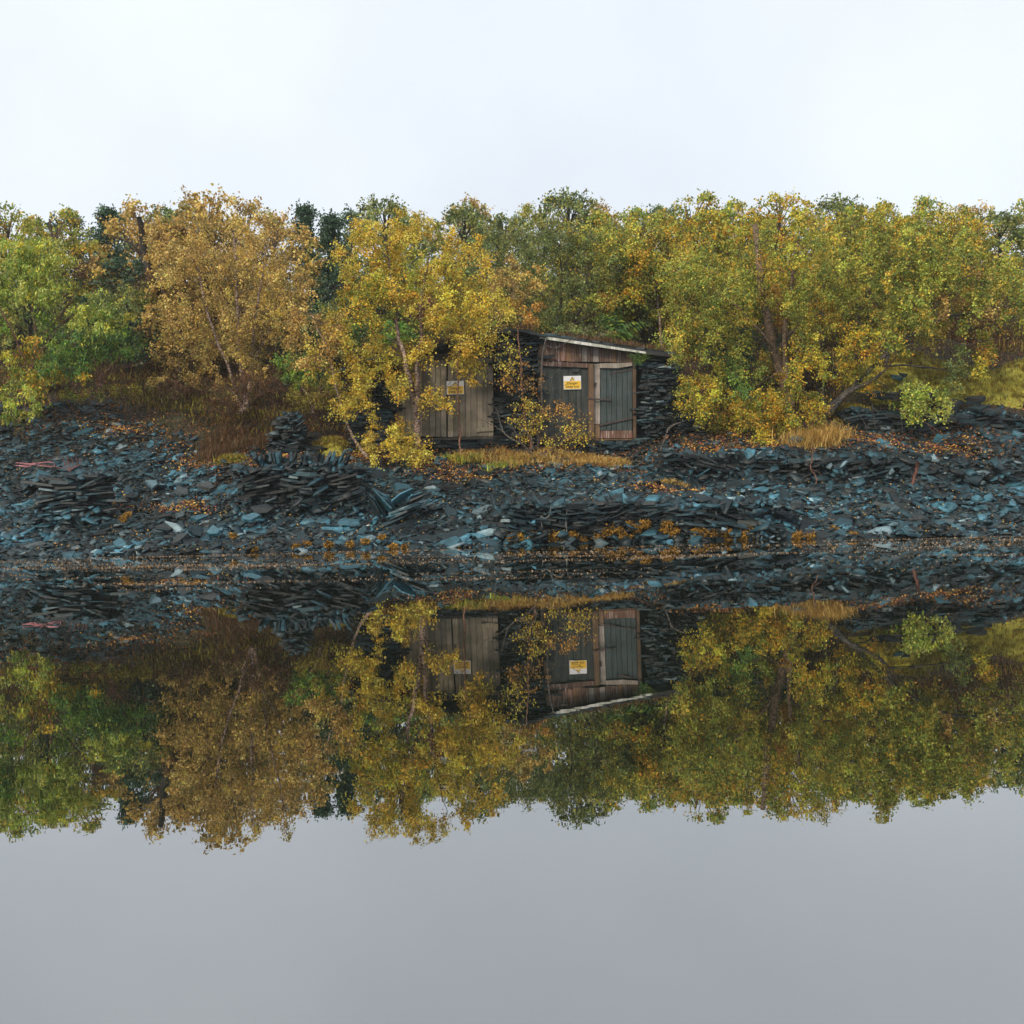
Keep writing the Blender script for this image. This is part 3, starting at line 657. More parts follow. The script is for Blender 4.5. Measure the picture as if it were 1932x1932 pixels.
def colors(n, pal, groups=None, var=.22, weights=None):
    p = PALL[pal]; m_ = len(p)
    if groups is None: idx = rng.integers(0, m_, n)
    else:
        gpref = rng.integers(0, m_, groups.max() + 1); idx = np.where(rng.random(n) < .5, gpref[groups], rng.integers(0, m_, n))
    c = p[idx] * np.exp(rng.normal(0, var, n))[:, None]
    if groups is not None: c = c * np.exp(rng.normal(0, .24, groups.max() + 1))[groups][:, None]
    return np.clip(c, 0, .9)

LEAVES_TOTAL = [0]
def crown_from(cent, rad, pals, per, size, droop=.5, flatz=1.0, elong=1.0):
    """leaves along short twigs round the clump centres; returns arrays and twig paths"""
    nC = len(cent); nt_ = 7
    Cs, Ds, G, twigs = [], [], [], []
    cent = np.asarray(cent); rad = np.asarray(rad)
    for k in range(nC):
        dirs = rng.normal(0, 1, (nt_, 3)); dirs[:, 2] = dirs[:, 2] * .7 - droop * .6; dirs /= np.linalg.norm(dirs, axis=1, keepdims=True)
        ends = cent[k] + dirs * rad[k] * rng.uniform(.7, 1.35, (nt_, 1)) * np.array([1, 1, flatz])
        m_ = per // nt_; t_ = rng.uniform(.05, 1.05, (nt_, m_, 1))
        pts = cent[k] + (ends - cent[k])[:, None, :] * t_ + rng.normal(0, .16 * rad[k], (nt_, m_, 3))
        pts[..., 2] -= droop * .35 * rad[k] * t_[..., 0] ** 2
        Cs.append(pts.reshape(-1, 3)); G.append(np.full(nt_ * m_, k))
        for e in ends[:3]: twigs.append((cent[k], e))
    C = np.concatenate(Cs); G = np.concatenate(G); n = len(C)
    D = rng.normal(0, 1, (n, 3)); D[:, 2] -= droop * 1.6
    Ls = size * rng.uniform(.65, 1.3, n); W = Ls * rng.uniform(.6, .9, n) / elong
    V, Fc = leaf_verts(C, D, Ls, W)
    if isinstance(pals, str): col = colors(n, pals, G)
    else:
        col = np.zeros((n, 3)); pid = np.array(pals)[G]
        for nm in set(pals):
            kk = pid == nm; col[kk] = colors(int(kk.sum()), nm, G[kk])
    LEAVES_TOTAL[0] += n
    return V, Fc, col, twigs
def sample_ellipse(x, y, rx, ry, n):
    out_ = []
    while len(out_) < n:
        a, b_ = random.uniform(-1, 1), random.uniform(-1, 1)
        if a * a + b_ * b_ <= 1: out_.append((x + a * rx, y + b_ * ry))
    return out_
def tree(name, label, cat, Y, stems, blobs, size=.055, per=90, crad=.30, bark=BIRCH, group=None, depth=.8, droop=.5, base=None, elong=1., twig=BROWNB, chain=1, wob=.012, flatz=1.):
    """stems: list of (list of (x, y), r0, r1); blobs: (x, y, rx, ry, clumps, palette[, depth offset])"""
    b0 = P(*stems[0][0][0], Y)
    t_ = thing(name, label, cat, tuple(b0), group)
    nodes = []
    for si, (pp, r0, r1) in enumerate(stems):
        pts = [P(x, y, Y + .25 * math.sin(k * .9 + si * 2) * (k > 0)) for k, (x, y) in enumerate(pp)]
        if si == 0 or pp[0][1] > stems[0][0][0][1] - 12:
            pts = [pts[0] + (pts[0] - pts[1]).normalized() * .12] + pts
        cp = curve_pts(pts, 4, wob)
        tubes('trunk' if cat == 'tree' else 'stem', [(cp, (r0, r1))], bark, t_, 9 if r0 > .03 else 6)
        nodes += [(q, r0 + (r1 - r0) * k / len(cp)) for k, q in enumerate(cp)]
    cent, rad, pal, limbs = [], [], [], []
    for bl in blobs:
        x, y, rx, ry, n, pl = bl[:6]; dy = bl[6] if len(bl) > 6 else 0
        spots = []
        for (a, b_) in sample_ellipse(x, y, rx, ry, max(1, round(n / chain))):
            Yc = Y + dy + random.uniform(-depth, depth); sx = random.uniform(-9, 9) + (a - x) / max(rx, 1) * 6
            for q in range(chain): spots.append((a + sx * q, b_ + (q - (chain - 1) * .4) * random.uniform(11, 17), Yc - .10 * q))
        for (a, b_, Yc) in spots:
            c = P(a, b_, Yc)
            gz = T1(c.x, c.y) + .05
            if c.z < gz: c.z = gz + random.uniform(0, .15)
            cent.append(tuple(c)); rad.append(crad * random.uniform(.7, 1.25)); pal.append(pl)
    NQ = np.array([tuple(q) for q, _ in nodes])
    hubs = []
    order = sorted(range(len(cent)), key=lambda k: min((NQ - np.array(cent[k])) [:, 0] ** 2 + (NQ - np.array(cent[k]))[:, 2] ** 2))
    pool = NQ.copy(); prad = [r_ for _, r_ in nodes]
    for k in order:
        c = np.array(cent[k]); d = pool - c; dist = np.sqrt((d ** 2).sum(1)) + np.maximum(0, d[:, 2] + .15) * 1.3
        j_ = int(np.argmin(dist)); s = Vector(pool[j_]); e = Vector(c); mid = (s + e) / 2 + Vector((random.gauss(0, .06), random.gauss(0, .06), .12 * (e - s).length))
        r_ = min(prad[j_] * .6, .022); cp = curve_pts([s, mid, e], 4, .008)
        limbs.append((cp, (max(r_, .006), .0035)))
        pool = np.concatenate([pool, np.array([tuple(cp[4]), tuple(e)])]); prad += [max(r_ * .7, .006), .006]
    V, Fc, col, twigs = crown_from(cent, rad, pal, per, size, droop, elong=elong, flatz=flatz)
    for a, b_ in twigs:
        a, b_ = Vector(a), Vector(b_); limbs.append(([a, (a + b_) / 2 + Vector((0, 0, .03)), b_], (.0045, .0015)))
    tubes('branches', limbs, twig, t_, 4)['kind'] = 'stuff'
    o = bpy.data.objects.new('crown', np_mesh('crown', V, 4, Fc, col=col, mat=LEAF)); put(o, t_)
    return t_

# ---- golden birch before the left hut
tree('birch_tree', 'golden birch with pink forked trunk in front of the grey plank doors', 'tree', 28.2,
 [([(786, 842), (787, 800), (785, 772), (779, 745), (774, 722), (767, 692), (762, 665), (752, 640), (748, 600), (740, 560), (735, 500), (730, 450)], .095, .02),
  ([(786, 778), (789, 750), (788, 725), (788, 690), (790, 660), (796, 630), (792, 590), (800, 540), (810, 480)], .07, .018),
  ([(790, 800), (800, 780), (815, 757), (840, 735)], .025, .01), ([(790, 660), (810, 630), (822, 590), (850, 540)], .03, .01), ([(760, 660), (735, 640), (700, 625)], .02, .008)],
 [(755, 480, 115, 62, 62, 'gold'), (860, 500, 75, 58, 34, 'gold'), (700, 560, 82, 50, 30, 'yelgreen'), (800, 560, 80, 50, 34, 'gold'), (885, 590, 60, 60, 32, 'gold'),
  (760, 530, 100, 40, 22, 'yelgreen'), (650, 650, 70, 45, 20, 'gold'), (745, 660, 75, 32, 16, 'gold'), (850, 640, 78, 36, 26, 'gold'), (800, 712, 30, 22, 4, 'gold'), (905, 700, 24, 30, 5, 'gold'),
  (715, 745, 72, 26, 24, 'gold', -.2), (690, 700, 50, 30, 10, 'gold', -.2), (800, 745, 40, 16, 7, 'gold', -.3), (728, 832, 52, 20, 24, 'gold', -.4), (775, 856, 44, 14, 15, 'gold', -.5), (770, 800, 40, 10, 3, 'gold', -.3), (760, 425, 90, 18, 14, 'gold')],
 size=.052, per=133, crad=.24, chain=3)
tree('birch_tree', 'slender pink birch leaning left above the moss mound', 'tree', 27.6,
 [([(688, 856), (674, 838), (661, 815), (650, 782), (640, 750), (632, 722), (625, 688), (617, 655), (600, 620), (585, 590)], .042, .012), ([(625, 688), (640, 650), (660, 610)], .02, .008)],
 [(600, 620, 55, 50, 22, 'goldpale'), (650, 600, 45, 50, 16, 'gold'), (570, 570, 30, 30, 9, 'goldpale'), (620, 700, 32, 16, 7, 'gold'), (585, 665, 38, 22, 9, 'goldpale'), (670, 715, 24, 20, 4, 'gold'), (655, 770, 30, 10, 3, 'gold')],
 size=.056, per=77, crad=.24, chain=2)
tree('sapling', 'thin red stemmed sapling rising before the half hidden sign', 'tree', 28.0,
 [([(869, 862), (868, 830), (866, 790), (864, 745), (863, 700), (868, 650), (872, 600)], .03, .01), ([(868, 825), (877, 805), (890, 790)], .008, .003), ([(868, 815), (856, 800), (845, 790)], .008, .003)],
 [(880, 670, 38, 26, 10, 'gold'), (835, 752, 18, 8, 2, 'gold'), (885, 620, 40, 40, 12, 'gold')], size=.058, per=70, crad=.24, bark=REDB, depth=.4)
tree('sapling', 'rust stemmed sapling with orange leaves between the two huts', 'tree', 28.1,
 [([(1004, 862), (1002, 840), (996, 815), (989, 780), (986, 745), (983, 700), (979, 650), (976, 620)], .032, .012), ([(996, 815), (1012, 790), (1030, 775)], .01, .004)],
 [(955, 665, 34, 40, 16, 'gold'), (985, 715, 36, 30, 14, 'orange'), (990, 790, 30, 38, 19, 'gold'), (1055, 785, 50, 28, 18, 'orange'), (1010, 755, 20, 16, 4, 'gold'), (1088, 815, 26, 18, 10, 'gold'), (1050, 830, 34, 10, 6, 'gold')],
 size=.052, per=28, crad=.27, bark=REDB, depth=.35)
def bare(name, label, cat, Y, paths, mat, group=None):
    t_ = thing(name, label, cat, tuple(P(*paths[0][0][0], Y)), group); ps = []
    for (pp, r0, r1) in paths:
        tubes('branch', [(curve_pts([P(x, y, Y + .1 * math.sin(k)) for k, (x, y) in enumerate(pp)], 5, .006), (r0, r1))], mat, t_, 6)
    return t_
bare('dead_shrub', 'bare grey shrub sprawling from the grass between the huts', 'shrub', 27.7,
 [([(1052, 872), (1040, 880), (1015, 872), (1002, 855), (985, 838), (965, 828), (950, 815), (942, 790)], .035, .012),
  ([(1005, 865), (1022, 855), (1045, 845), (1068, 825), (1090, 800), (1112, 788)], .022, .006), ([(1002, 850), (1005, 835), (990, 812), (965, 795), (935, 780), (910, 770)], .018, .004),
  ([(950, 815), (925, 800), (905, 790), (895, 778)], .012, .003), ([(942, 790), (935, 770), (915, 758)], .010, .003), ([(1068, 825), (1095, 818), (1115, 805)], .010, .003),
  ([(985, 838), (960, 800), (920, 788), (900, 795)], .010, .003), ([(1040, 880), (1052, 868), (1058, 850)], .012, .004)], GREYB)
bare('sapling', 'pale grey stem standing beside the teal door', 'tree', 28.5,
 [([(1016, 862), (1015, 835), (1017, 800), (1023, 770), (1021, 735), (1022, 700), (1024, 665), (1030, 640)], .04, .018), ([(1018, 790), (1026, 772), (1045, 755)], .014, .004),
  ([(1026, 650), (1050, 655), (1080, 640), (1108, 622), (1140, 600)], .012, .004), ([(1022, 725), (1040, 712), (1062, 690)], .008, .003), ([(1024, 735), (1060, 730), (1085, 712)], .007, .003)], GREYB)

# ---- left side
tree('willow_bush', 'tall lime green willow at the left edge', 'shrub', 30.6,
 [([(55, 700), (70, 640), (60, 580), (70, 520)], .05, .02), ([(60, 690), (100, 630), (140, 590), (180, 560)], .03, .01), ([(50, 690), (20, 620), (-20, 540)], .04, .01), ([(64, 650), (110, 600), (150, 540)], .03, .01)],
 [(85, 510, 52, 62, 50, 'lime'), (60, 470, 30, 32, 18, 'lime'), (10, 500, 60, 70, 34, 'lime'), (-50, 600, 60, 110, 50, 'green'), (60, 690, 26, 60, 18, 'yelgreen'), (70, 610, 30, 25, 5, 'green'), (-10, 700, 50, 50, 20, 'lime')],
 size=.11, per=84, crad=.3, bark=REDB, elong=2.4, droop=.9)
tree('willow_bush', 'green willow bush with fan of red brown stems on the left bank', 'shrub', 30.2,
 [([(190, 722), (182, 690), (165, 665), (140, 640)], .025, .008), ([(190, 722), (192, 690), (196, 660), (200, 620)], .025, .008), ([(190, 722), (205, 695), (230, 670), (262, 655)], .022, .006), ([(190, 722), (215, 700), (250, 690), (280, 670)], .016, .005), ([(190, 722), (200, 680), (222, 650), (240, 620)], .02, .006), ([(190, 722), (178, 700), (150, 690)], .014, .005)] + [([(190 + random.uniform(-4, 4), 722), (190 + a * 18, 700 - random.uniform(0, 10)), (192 + a * 60, 672 + abs(a) * 14 - random.uniform(0, 14))], .012, .004) for a in [-.9, -.6, -.35, -.1, .15, .3, .5, .65, .85, 1.05, 1.3, 1.6]],
 [(190, 590, 55, 42, 42, 'lime'), (150, 650, 60, 36, 36, 'green'), (215, 640, 50, 30, 24, 'green'), (120, 690, 55, 24, 18, 'green'), (110, 700, 50, 20, 8, 'yelgreen'), (230, 560, 40, 30, 12, 'olive')],
 size=.10, per=77, crad=.26, bark=REDB, elong=2.3, droop=.8)
tree('willow_bush', 'small lime sprig hanging over slates at the left border', 'shrub', 29.0,
 [([(38, 790), (48, 760), (58, 735)], .02, .008)], [(62, 750, 14, 30, 7, 'lime'), (30, 770, 22, 30, 10, 'lime')], size=.10, per=63, crad=.18, elong=2.2, bark=REDB, droop=.8, depth=.3)
def bushy(label, blobs, Y, stems=None, name='shrub', cat='shrub', **k):
    x, y, rx, ry = blobs[0][:4]
    stems = stems or [([(x, y + ry), (x - rx * .2, y), (x - rx * .4, y - ry * .5)], .02, .006), ([(x, y + ry), (x + rx * .2, y), (x + rx * .4, y - ry * .5)], .02, .006)]
    return tree(name, label, cat, Y, stems, blobs, **k)
tree('birch_tree', 'brown gold weeping birch with several trunks left of centre', 'tree', 31.2,
 [([(462, 765), (458, 720), (452, 660), (448, 600), (446, 520), (440, 440)], .07, .025), ([(466, 765), (474, 700), (480, 620), (492, 540), (505, 450)], .06, .02), ([(456, 765), (430, 690), (400, 620), (380, 540), (372, 460)], .05, .02), ([(460, 720), (500, 640), (540, 560)], .03, .01)],
 [(440, 500, 120, 70, 90, 'brown'), (360, 610, 85, 50, 48, 'brown'), (470, 610, 100, 60, 62, 'brown'), (380, 690, 75, 34, 17, 'brown'), (500, 680, 60, 40, 15, 'brown'), (350, 480, 60, 45, 24, 'tan'), (440, 740, 40, 30, 9, 'goldpale'), (540, 560, 50, 60, 26, 'brown'), (450, 425, 120, 16, 16, 'brown')],
 size=.055, per=98, crad=.26, droop=.9, depth=1.0, chain=4)
tree('birch_tree', 'dark barked old birch with drooping gold sprays left of the weeping birch', 'tree', 35.0,
 [([(284, 560), (282, 520), (274, 480), (268, 440), (262, 410)], .16, .08), ([(274, 480), (240, 455), (190, 440)], .04, .01), ([(296, 560), (300, 520), (306, 470), (310, 420)], .07, .03)],
 [(320, 455, 34, 40, 20, 'brown'), (270, 425, 40, 14, 8, 'tan'), (300, 510, 20, 26, 6, 'tan')], size=.07, per=98, crad=.3, bark=DARKB, depth=.5, droop=1.0)
bushy('brown heather bush at the foot of the weeping birch', [(455, 745, 60, 28, 34, 'heath'), (420, 770, 30, 20, 8, 'heath'), (500, 720, 36, 30, 12, 'darkbrown')], 29.8, size=.06, per=126, crad=.22, droop=-.6, elong=2.5)
bushy('low rusty shrub left of the brown heather bush', [(330, 735, 36, 14, 14, 'heath'), (300, 722, 24, 10, 5, 'brown')], 30.6, size=.055, per=112, crad=.18, droop=-.3, elong=1.6)
bushy('low olive bramble patch below the red stemmed willow', [(235, 738, 44, 10, 12, 'moss'), (150, 745, 40, 8, 8, 'oliveg')], 31.0, size=.06, per=98, crad=.16, droop=-.1, elong=1.4)
bushy('olive tangle on the bank under the lime willow', [(95, 745, 36, 12, 10, 'moss'), (120, 728, 30, 10, 6, 'darkbrown')], 30.9, size=.06, per=98, crad=.17, droop=-.2, elong=1.6)
bushy('bright green bush behind the leaning birch', [(560, 690, 40, 26, 22, 'green'), (600, 715, 34, 16, 10, 'green')], 30.3, size=.07, per=112, crad=.24, elong=1.5)
bushy('olive broom bush left of the left hut wall', [(590, 745, 50, 28, 26, 'moss'), (560, 770, 28, 16, 6, 'moss')], 29.3, size=.06, per=126, crad=.2, droop=-.5, elong=3)
bushy('small red leaved shrub inside the golden birch', [(806, 580, 20, 22, 6, 'red')], 29.8, size=.07, per=77, crad=.2)

# ---- centre background
tree('willow_tree', 'grey green willow with forked dark stems above the right hut roof', 'tree', 33.2,
 [([(1050, 655), (1052, 610), (1058, 570), (1060, 520), (1055, 460)], .07, .02), ([(1052, 640), (1075, 615), (1092, 590), (1102, 550), (1110, 500)], .05, .015), ([(1075, 615), (1110, 600), (1140, 580)], .03, .01)],
 [(960, 480, 70, 48, 34, 'olive'), (1080, 500, 90, 62, 58, 'olive'), (1060, 580, 60, 40, 20, 'olive'), (1130, 620, 60, 30, 14, 'olive'), (1010, 440, 110, 24, 26, 'olive'), (1110, 560, 50, 30, 12, 'oliveg')],
 size=.075, per=98, crad=.34, bark=DARKB, elong=1.6)
tree('birch_tree', 'small orange brown birch left of the willow stems', 'tree', 31.9,
 [([(985, 640), (975, 600), (968, 550), (962, 500)], .03, .01)], [(960, 540, 38, 60, 30, 'brown'), (985, 590, 34, 34, 12, 'orange'), (1000, 520, 20, 30, 6, 'goldpale')], size=.058, per=98, crad=.26, depth=.5)
bushy('tangle of bare twigs and grey leaves on the roof of the right hut', [(1120, 632, 70, 14, 14, 'olive'), (1070, 625, 30, 12, 6, 'olive')], 30.0, size=.05, per=63, crad=.2)
tree('birch_tree', 'yellow leaved birch overhanging the dark hollow right of the roof', 'tree', 33.6,
 [([(1250, 680), (1245, 600), (1230, 520), (1215, 450)], .05, .02)], [(1190, 510, 60, 60, 40, 'oliveg'), (1160, 450, 80, 30, 28, 'oliveg'), (1245, 480, 60, 60, 34, 'yelgreen'), (1180, 565, 40, 24, 9, 'yelgreen'), (1120, 560, 20, 20, 3, 'orange')], size=.07, per=91, crad=.32)
def fern(x, y, Y, label, n=7, L=1.0):
    t_ = thing('fern', label, 'fern', tuple(P(x, y, Y)), 'green ferns on the slope'); b0 = P(x, y, Y)
    for k in range(n):
        a = random.uniform(-.9, .9) * 1.3; C, D, Ls = [], [], []
        pts = []
        for s in range(12):
            q = s / 11; p = b0 + Vector((math.sin(a) * q * L * .9, -.25 * q, (math.cos(a) * .8 + .25) * q * L - .45 * L * q * q)); pts.append(p)
            for sg in (-1, 1):
                for m_ in range(2):
                    C.append(tuple(p)); D.append((sg * math.cos(a) + .3 * math.sin(a), .1, -sg * math.sin(a) * .8 - .2)); Ls.append(.24 * L * (1 - q * .85) * (.9 + .2 * m_))
        V, Fc = leaf_verts(np.array(C), np.array(D, float) + rng.normal(0, .08, (len(C), 3)), np.array(Ls), np.array(Ls) * .28)
        o = bpy.data.objects.new('frond', np_mesh('frond', V, 4, Fc, col=colors(len(C), 'green') * .8, mat=LEAF)); put(o, t_); o['kind'] = 'stuff'
fern(1165, 640, 32.2, 'bluish green fern arching in the dark hollow above the roof', 8, 1.3)
fern(1203, 684, 28.6, 'small fresh green fern at the corner of the right door frame', 7, .45)
fern(1300, 640, 32.0, 'green fern under the right hand birch', 7, .9)
fern(590, 700, 29.7, 'green fern beside the leaning birch', 8, .8)
fern(905, 640, 31.0, 'green fern behind the roof ridge', 7, .8)

# ---- right side
tree('birch_tree', 'large green and yellow birch with leaning trunk right of the huts', 'tree', 29.6,
 [([(1488, 760), (1478, 715), (1466, 680), (1456, 645), (1448, 600), (1438, 555), (1434, 510), (1430, 470), (1424, 425)], .15, .07),
  ([(1486, 730), (1482, 690), (1480, 640), (1484, 590), (1492, 540), (1500, 470)], .08, .03), ([(1462, 660), (1430, 620), (1390, 580), (1350, 550)], .04, .012), ([(1484, 640), (1510, 610), (1550, 590)], .05, .015), ([(1470, 700), (1440, 720), (1400, 740), (1360, 760)], .035, .01), ([(1480, 720), (1520, 740), (1535, 770)], .02, .008)],
 [(1400, 500, 120, 65, 84, 'oliveg', .7), (1530, 520, 100, 80, 84, 'oliveg', .4), (1300, 560, 62, 70, 48, 'oliveg'), (1430, 600, 90, 60, 40, 'oliveg', 1.0), (1560, 620, 62, 50, 34, 'yelgreen'), (1460, 545, 90, 40, 20, 'orange', .8),
  (1350, 700, 55, 50, 26, 'oliveg', -.3), (1330, 740, 48, 40, 26, 'yelgreen', -.4), (1400, 770, 60, 42, 30, 'yelgreen', -.5), (1480, 780, 55, 45, 30, 'yelgreen', -.5), (1410, 820, 50, 16, 12, 'yelgreen', -.7), (1430, 700, 50, 40, 9, 'oliveg', .8), (1370, 640, 40, 20, 3, 'oliveg'), (1290, 640, 40, 30, 12, 'oliveg'), (1420, 425, 130, 16, 18, 'oliveg'), (1350, 690, 40, 30, 8, 'green'), (1390, 730, 20, 36, 7, 'green', -.3), (1600, 670, 38, 34, 18, 'yelgreen'), (1440, 470, 60, 40, 16, 'yelgreen', -.9), (1420, 560, 50, 40, 14, 'oliveg', -.9), (1500, 600, 34, 60, 14, 'oliveg', -.8), (1520, 690, 50, 30, 14, 'yelgreen', -.7), (1450, 730, 60, 30, 12, 'yelgreen', -.8), (1340, 640, 50, 40, 14, 'oliveg', -.4), (1480, 820, 40, 16, 8, 'yelgreen', -.8), (1545, 760, 20, 30, 5, 'yelgreen', -.6), (1610, 690, 40, 14, 4, 'gold')],
 size=.052, per=140, crad=.26, depth=1.1, bark=TANB, chain=4)
tree('willow_tree', 'old grey stemmed willow leaning right over the mossy mound', 'tree', 29.3,
 [([(1563, 775), (1580, 755), (1605, 735), (1640, 700), (1680, 662), (1725, 630), (1780, 600), (1830, 590), (1880, 585)], .10, .015), ([(1568, 775), (1600, 742), (1640, 722), (1668, 700)], .08, .04),
  ([(1668, 690), (1690, 640), (1705, 600), (1725, 570), (1750, 550)], .05, .015), ([(1600, 740), (1650, 745), (1720, 755)], .022, .006), ([(1660, 690), (1720, 690), (1790, 700), (1830, 715)], .03, .008),
  ([(1700, 650), (1760, 640), (1820, 650), (1870, 640)], .02, .006), ([(1650, 715), (1690, 745), (1720, 770)], .016, .005), ([(1720, 632), (1740, 590), (1780, 560)], .03, .008)],
 [(1700, 500, 110, 62, 74, 'oliveg'), (1810, 500, 85, 62, 56, 'oliveg'), (1680, 580, 55, 40, 28, 'oliveg', -.5), (1650, 640, 40, 30, 12, 'yelgreen', -.5), (1760, 590, 40, 30, 12, 'oliveg', -.3), (1840, 600, 40, 30, 9, 'oliveg', -.2), (1740, 460, 120, 30, 30, 'oliveg'), (1860, 560, 30, 30, 9, 'goldpale'), (1870, 640, 20, 50, 9, 'yelgreen'), (1750, 620, 30, 18, 3, 'gold'), (1800, 690, 60, 20, 9, 'olive'),
  (1752, 752, 36, 16, 24, 'lime', -.8), (1715, 735, 24, 10, 6, 'lime', -.6), (1950, 540, 80, 90, 50, 'oliveg'), (1850, 690, 26, 20, 5, 'yelgreen'), (1760, 560, 60, 20, 5, 'goldpale'), (1690, 430, 150, 14, 14, 'oliveg')],
 size=.062, per=112, crad=.25, bark=GREYB, depth=1.0, chain=4)
bare('sapling', 'thin bare pale stem under the right hand birch', 'tree', 29.0, [([(1553, 808), (1555, 770), (1553, 730), (1556, 700)], .022, .014)], GREYB)
bushy('dark brown heather bank right of the grey willow', [(1790, 600, 90, 34, 44, 'heath'), (1850, 640, 60, 24, 20, 'darkbrown'), (1720, 600, 30, 20, 6, 'heath')], 33.5, size=.07, per=126, crad=.26, droop=-.4, elong=2)
bushy('dark undergrowth below the large right hand birch', [(1500, 700, 60, 40, 20, 'darkbrown'), (1400, 650, 70, 40, 22, 'dark')], 31.6, size=.07, per=112, crad=.3)
bushy('brown bracken patch behind the lime willow', [(170, 512, 42, 16, 18, 'heath')], 36, size=.08, per=126, crad=.25, droop=-.5, elong=3)
bushy('brown bracken patch left of the weeping birch', [(300, 545, 42, 20, 20, 'heath'), (260, 560, 30, 14, 8, 'oliveg')], 34.5, size=.08, per=126, crad=.25, droop=-.5, elong=3)
bushy('low dark bush at the brow left of the huts', [(620, 620, 60, 50, 26, 'olive'), (560, 640, 40, 30, 12, 'dark')], 32.3, size=.07, per=112, crad=.3)
bushy('green undergrowth behind the golden birch crown', [(720, 630, 60, 30, 20, 'green'), (850, 620, 60, 26, 16, 'olive'), (920, 600, 40, 30, 12, 'oliveg')], 32.6, size=.075, per=105, crad=.3)

# ---- wood on the slope behind: prototypes and copies
def proto(kind, pal, h, wd, n, bark, size, seed):
    random.seed(seed)
    C, Rr, ln = [], [], []
    th = h * .3
    tr_ = curve_pts([Vector((0, 0, -.4)), Vector((.1, 0, h * .3)), Vector((-.15, .1, h * .6)), Vector((.1, 0, h * .92))], 4, .02)
    for k in range(n):
        z = h * random.uniform(.18, 1.0); q = (z / h)
        if kind == 'cone': r_ = wd * (1.02 - q) * .55 + .15
        else: r_ = wd * .5 * math.sin(math.pi * min(1, q * .85 + .12)) ** .6
        a = random.uniform(0, 6.28); rr = r_ * math.sqrt(random.uniform(.1, 1)); c = Vector((rr * math.cos(a), rr * math.sin(a), z))
        C.append(tuple(c)); Rr.append(.34 * random.uniform(.8, 1.3))
        s = tr_[min(len(tr_) - 1, int(max(0, q - .15) * len(tr_)))]; ln.append((curve_pts([s, (s + c) / 2 + Vector((0, 0, .1)), c], 3, .01), (.02, .006)))
    V, Fc, col, tw = crown_from(C, Rr, pal, 70, size, .6 if kind != 'cone' else .1)
    return dict(trunk=tr_, limbs=ln, V=V, F=Fc, col=col, bark=bark, h=h)
PROTO = {}
def proto_tree(key, label, loc, rz, s, group, kind, pal, h, wd, n, bark, size, seed):
    root = thing('slope_tree', label, 'tree', tuple(loc), group)
    if key not in PROTO:
        d = proto(kind, pal, h, wd, n, bark, size, seed)
        meshes = []
        for nm, mk in (('trunk', lambda: tubes('trunk', [(d['trunk'], (.11, .03))], bark, None, 7)), ('branches', lambda: tubes('branches', d['limbs'], bark, None, 4))):
            o = mk(); meshes.append(o)
        o = bpy.data.objects.new('crown', np_mesh('crown', d['V'], 4, d['F'], col=d['col'], mat=LEAF)); link(o); meshes.append(o)
        PROTO[key] = meshes
        for o in meshes: o.parent = root
    else:
        for src in PROTO[key]:
            o = src.copy(); sc.collection.objects.link(o); o.parent = root
    root.rotation_euler = (random.uniform(-.05, .05), random.uniform(-.05, .05), rz); root.scale = (s, s, s)
    return root
KINDS = {'cone_dark': ('cone', 'dark', 6.5, 3.2, 110, DARKB, .12, 1), 'olive': ('round', 'olive', 5.0, 3.8, 105, DARKB, .10, 2), 'oliveg': ('round', 'oliveg', 5.2, 4.0, 105, BROWNB, .10, 3),
         'brown': ('round', 'brown', 5.2, 3.8, 100, BROWNB, .10, 4), 'orange': ('round', 'orange', 4.6, 3.2, 90, BROWNB, .09, 5), 'dark': ('round', 'dark', 4.6, 4.0, 100, DARKB, .11, 6)}
KINDS['yel'] = ('round', 'yelgreen', 5.0, 4.0, 110, BROWNB, .09, 7)
DESC = {'yel': 'bright yellow tree', 'cone_dark': 'dark green conifer', 'olive': 'grey green leafy tree', 'oliveg': 'yellow green tree', 'brown': 'rusty brown tree', 'orange': 'orange leaved tree', 'dark': 'shadowy dark tree'}
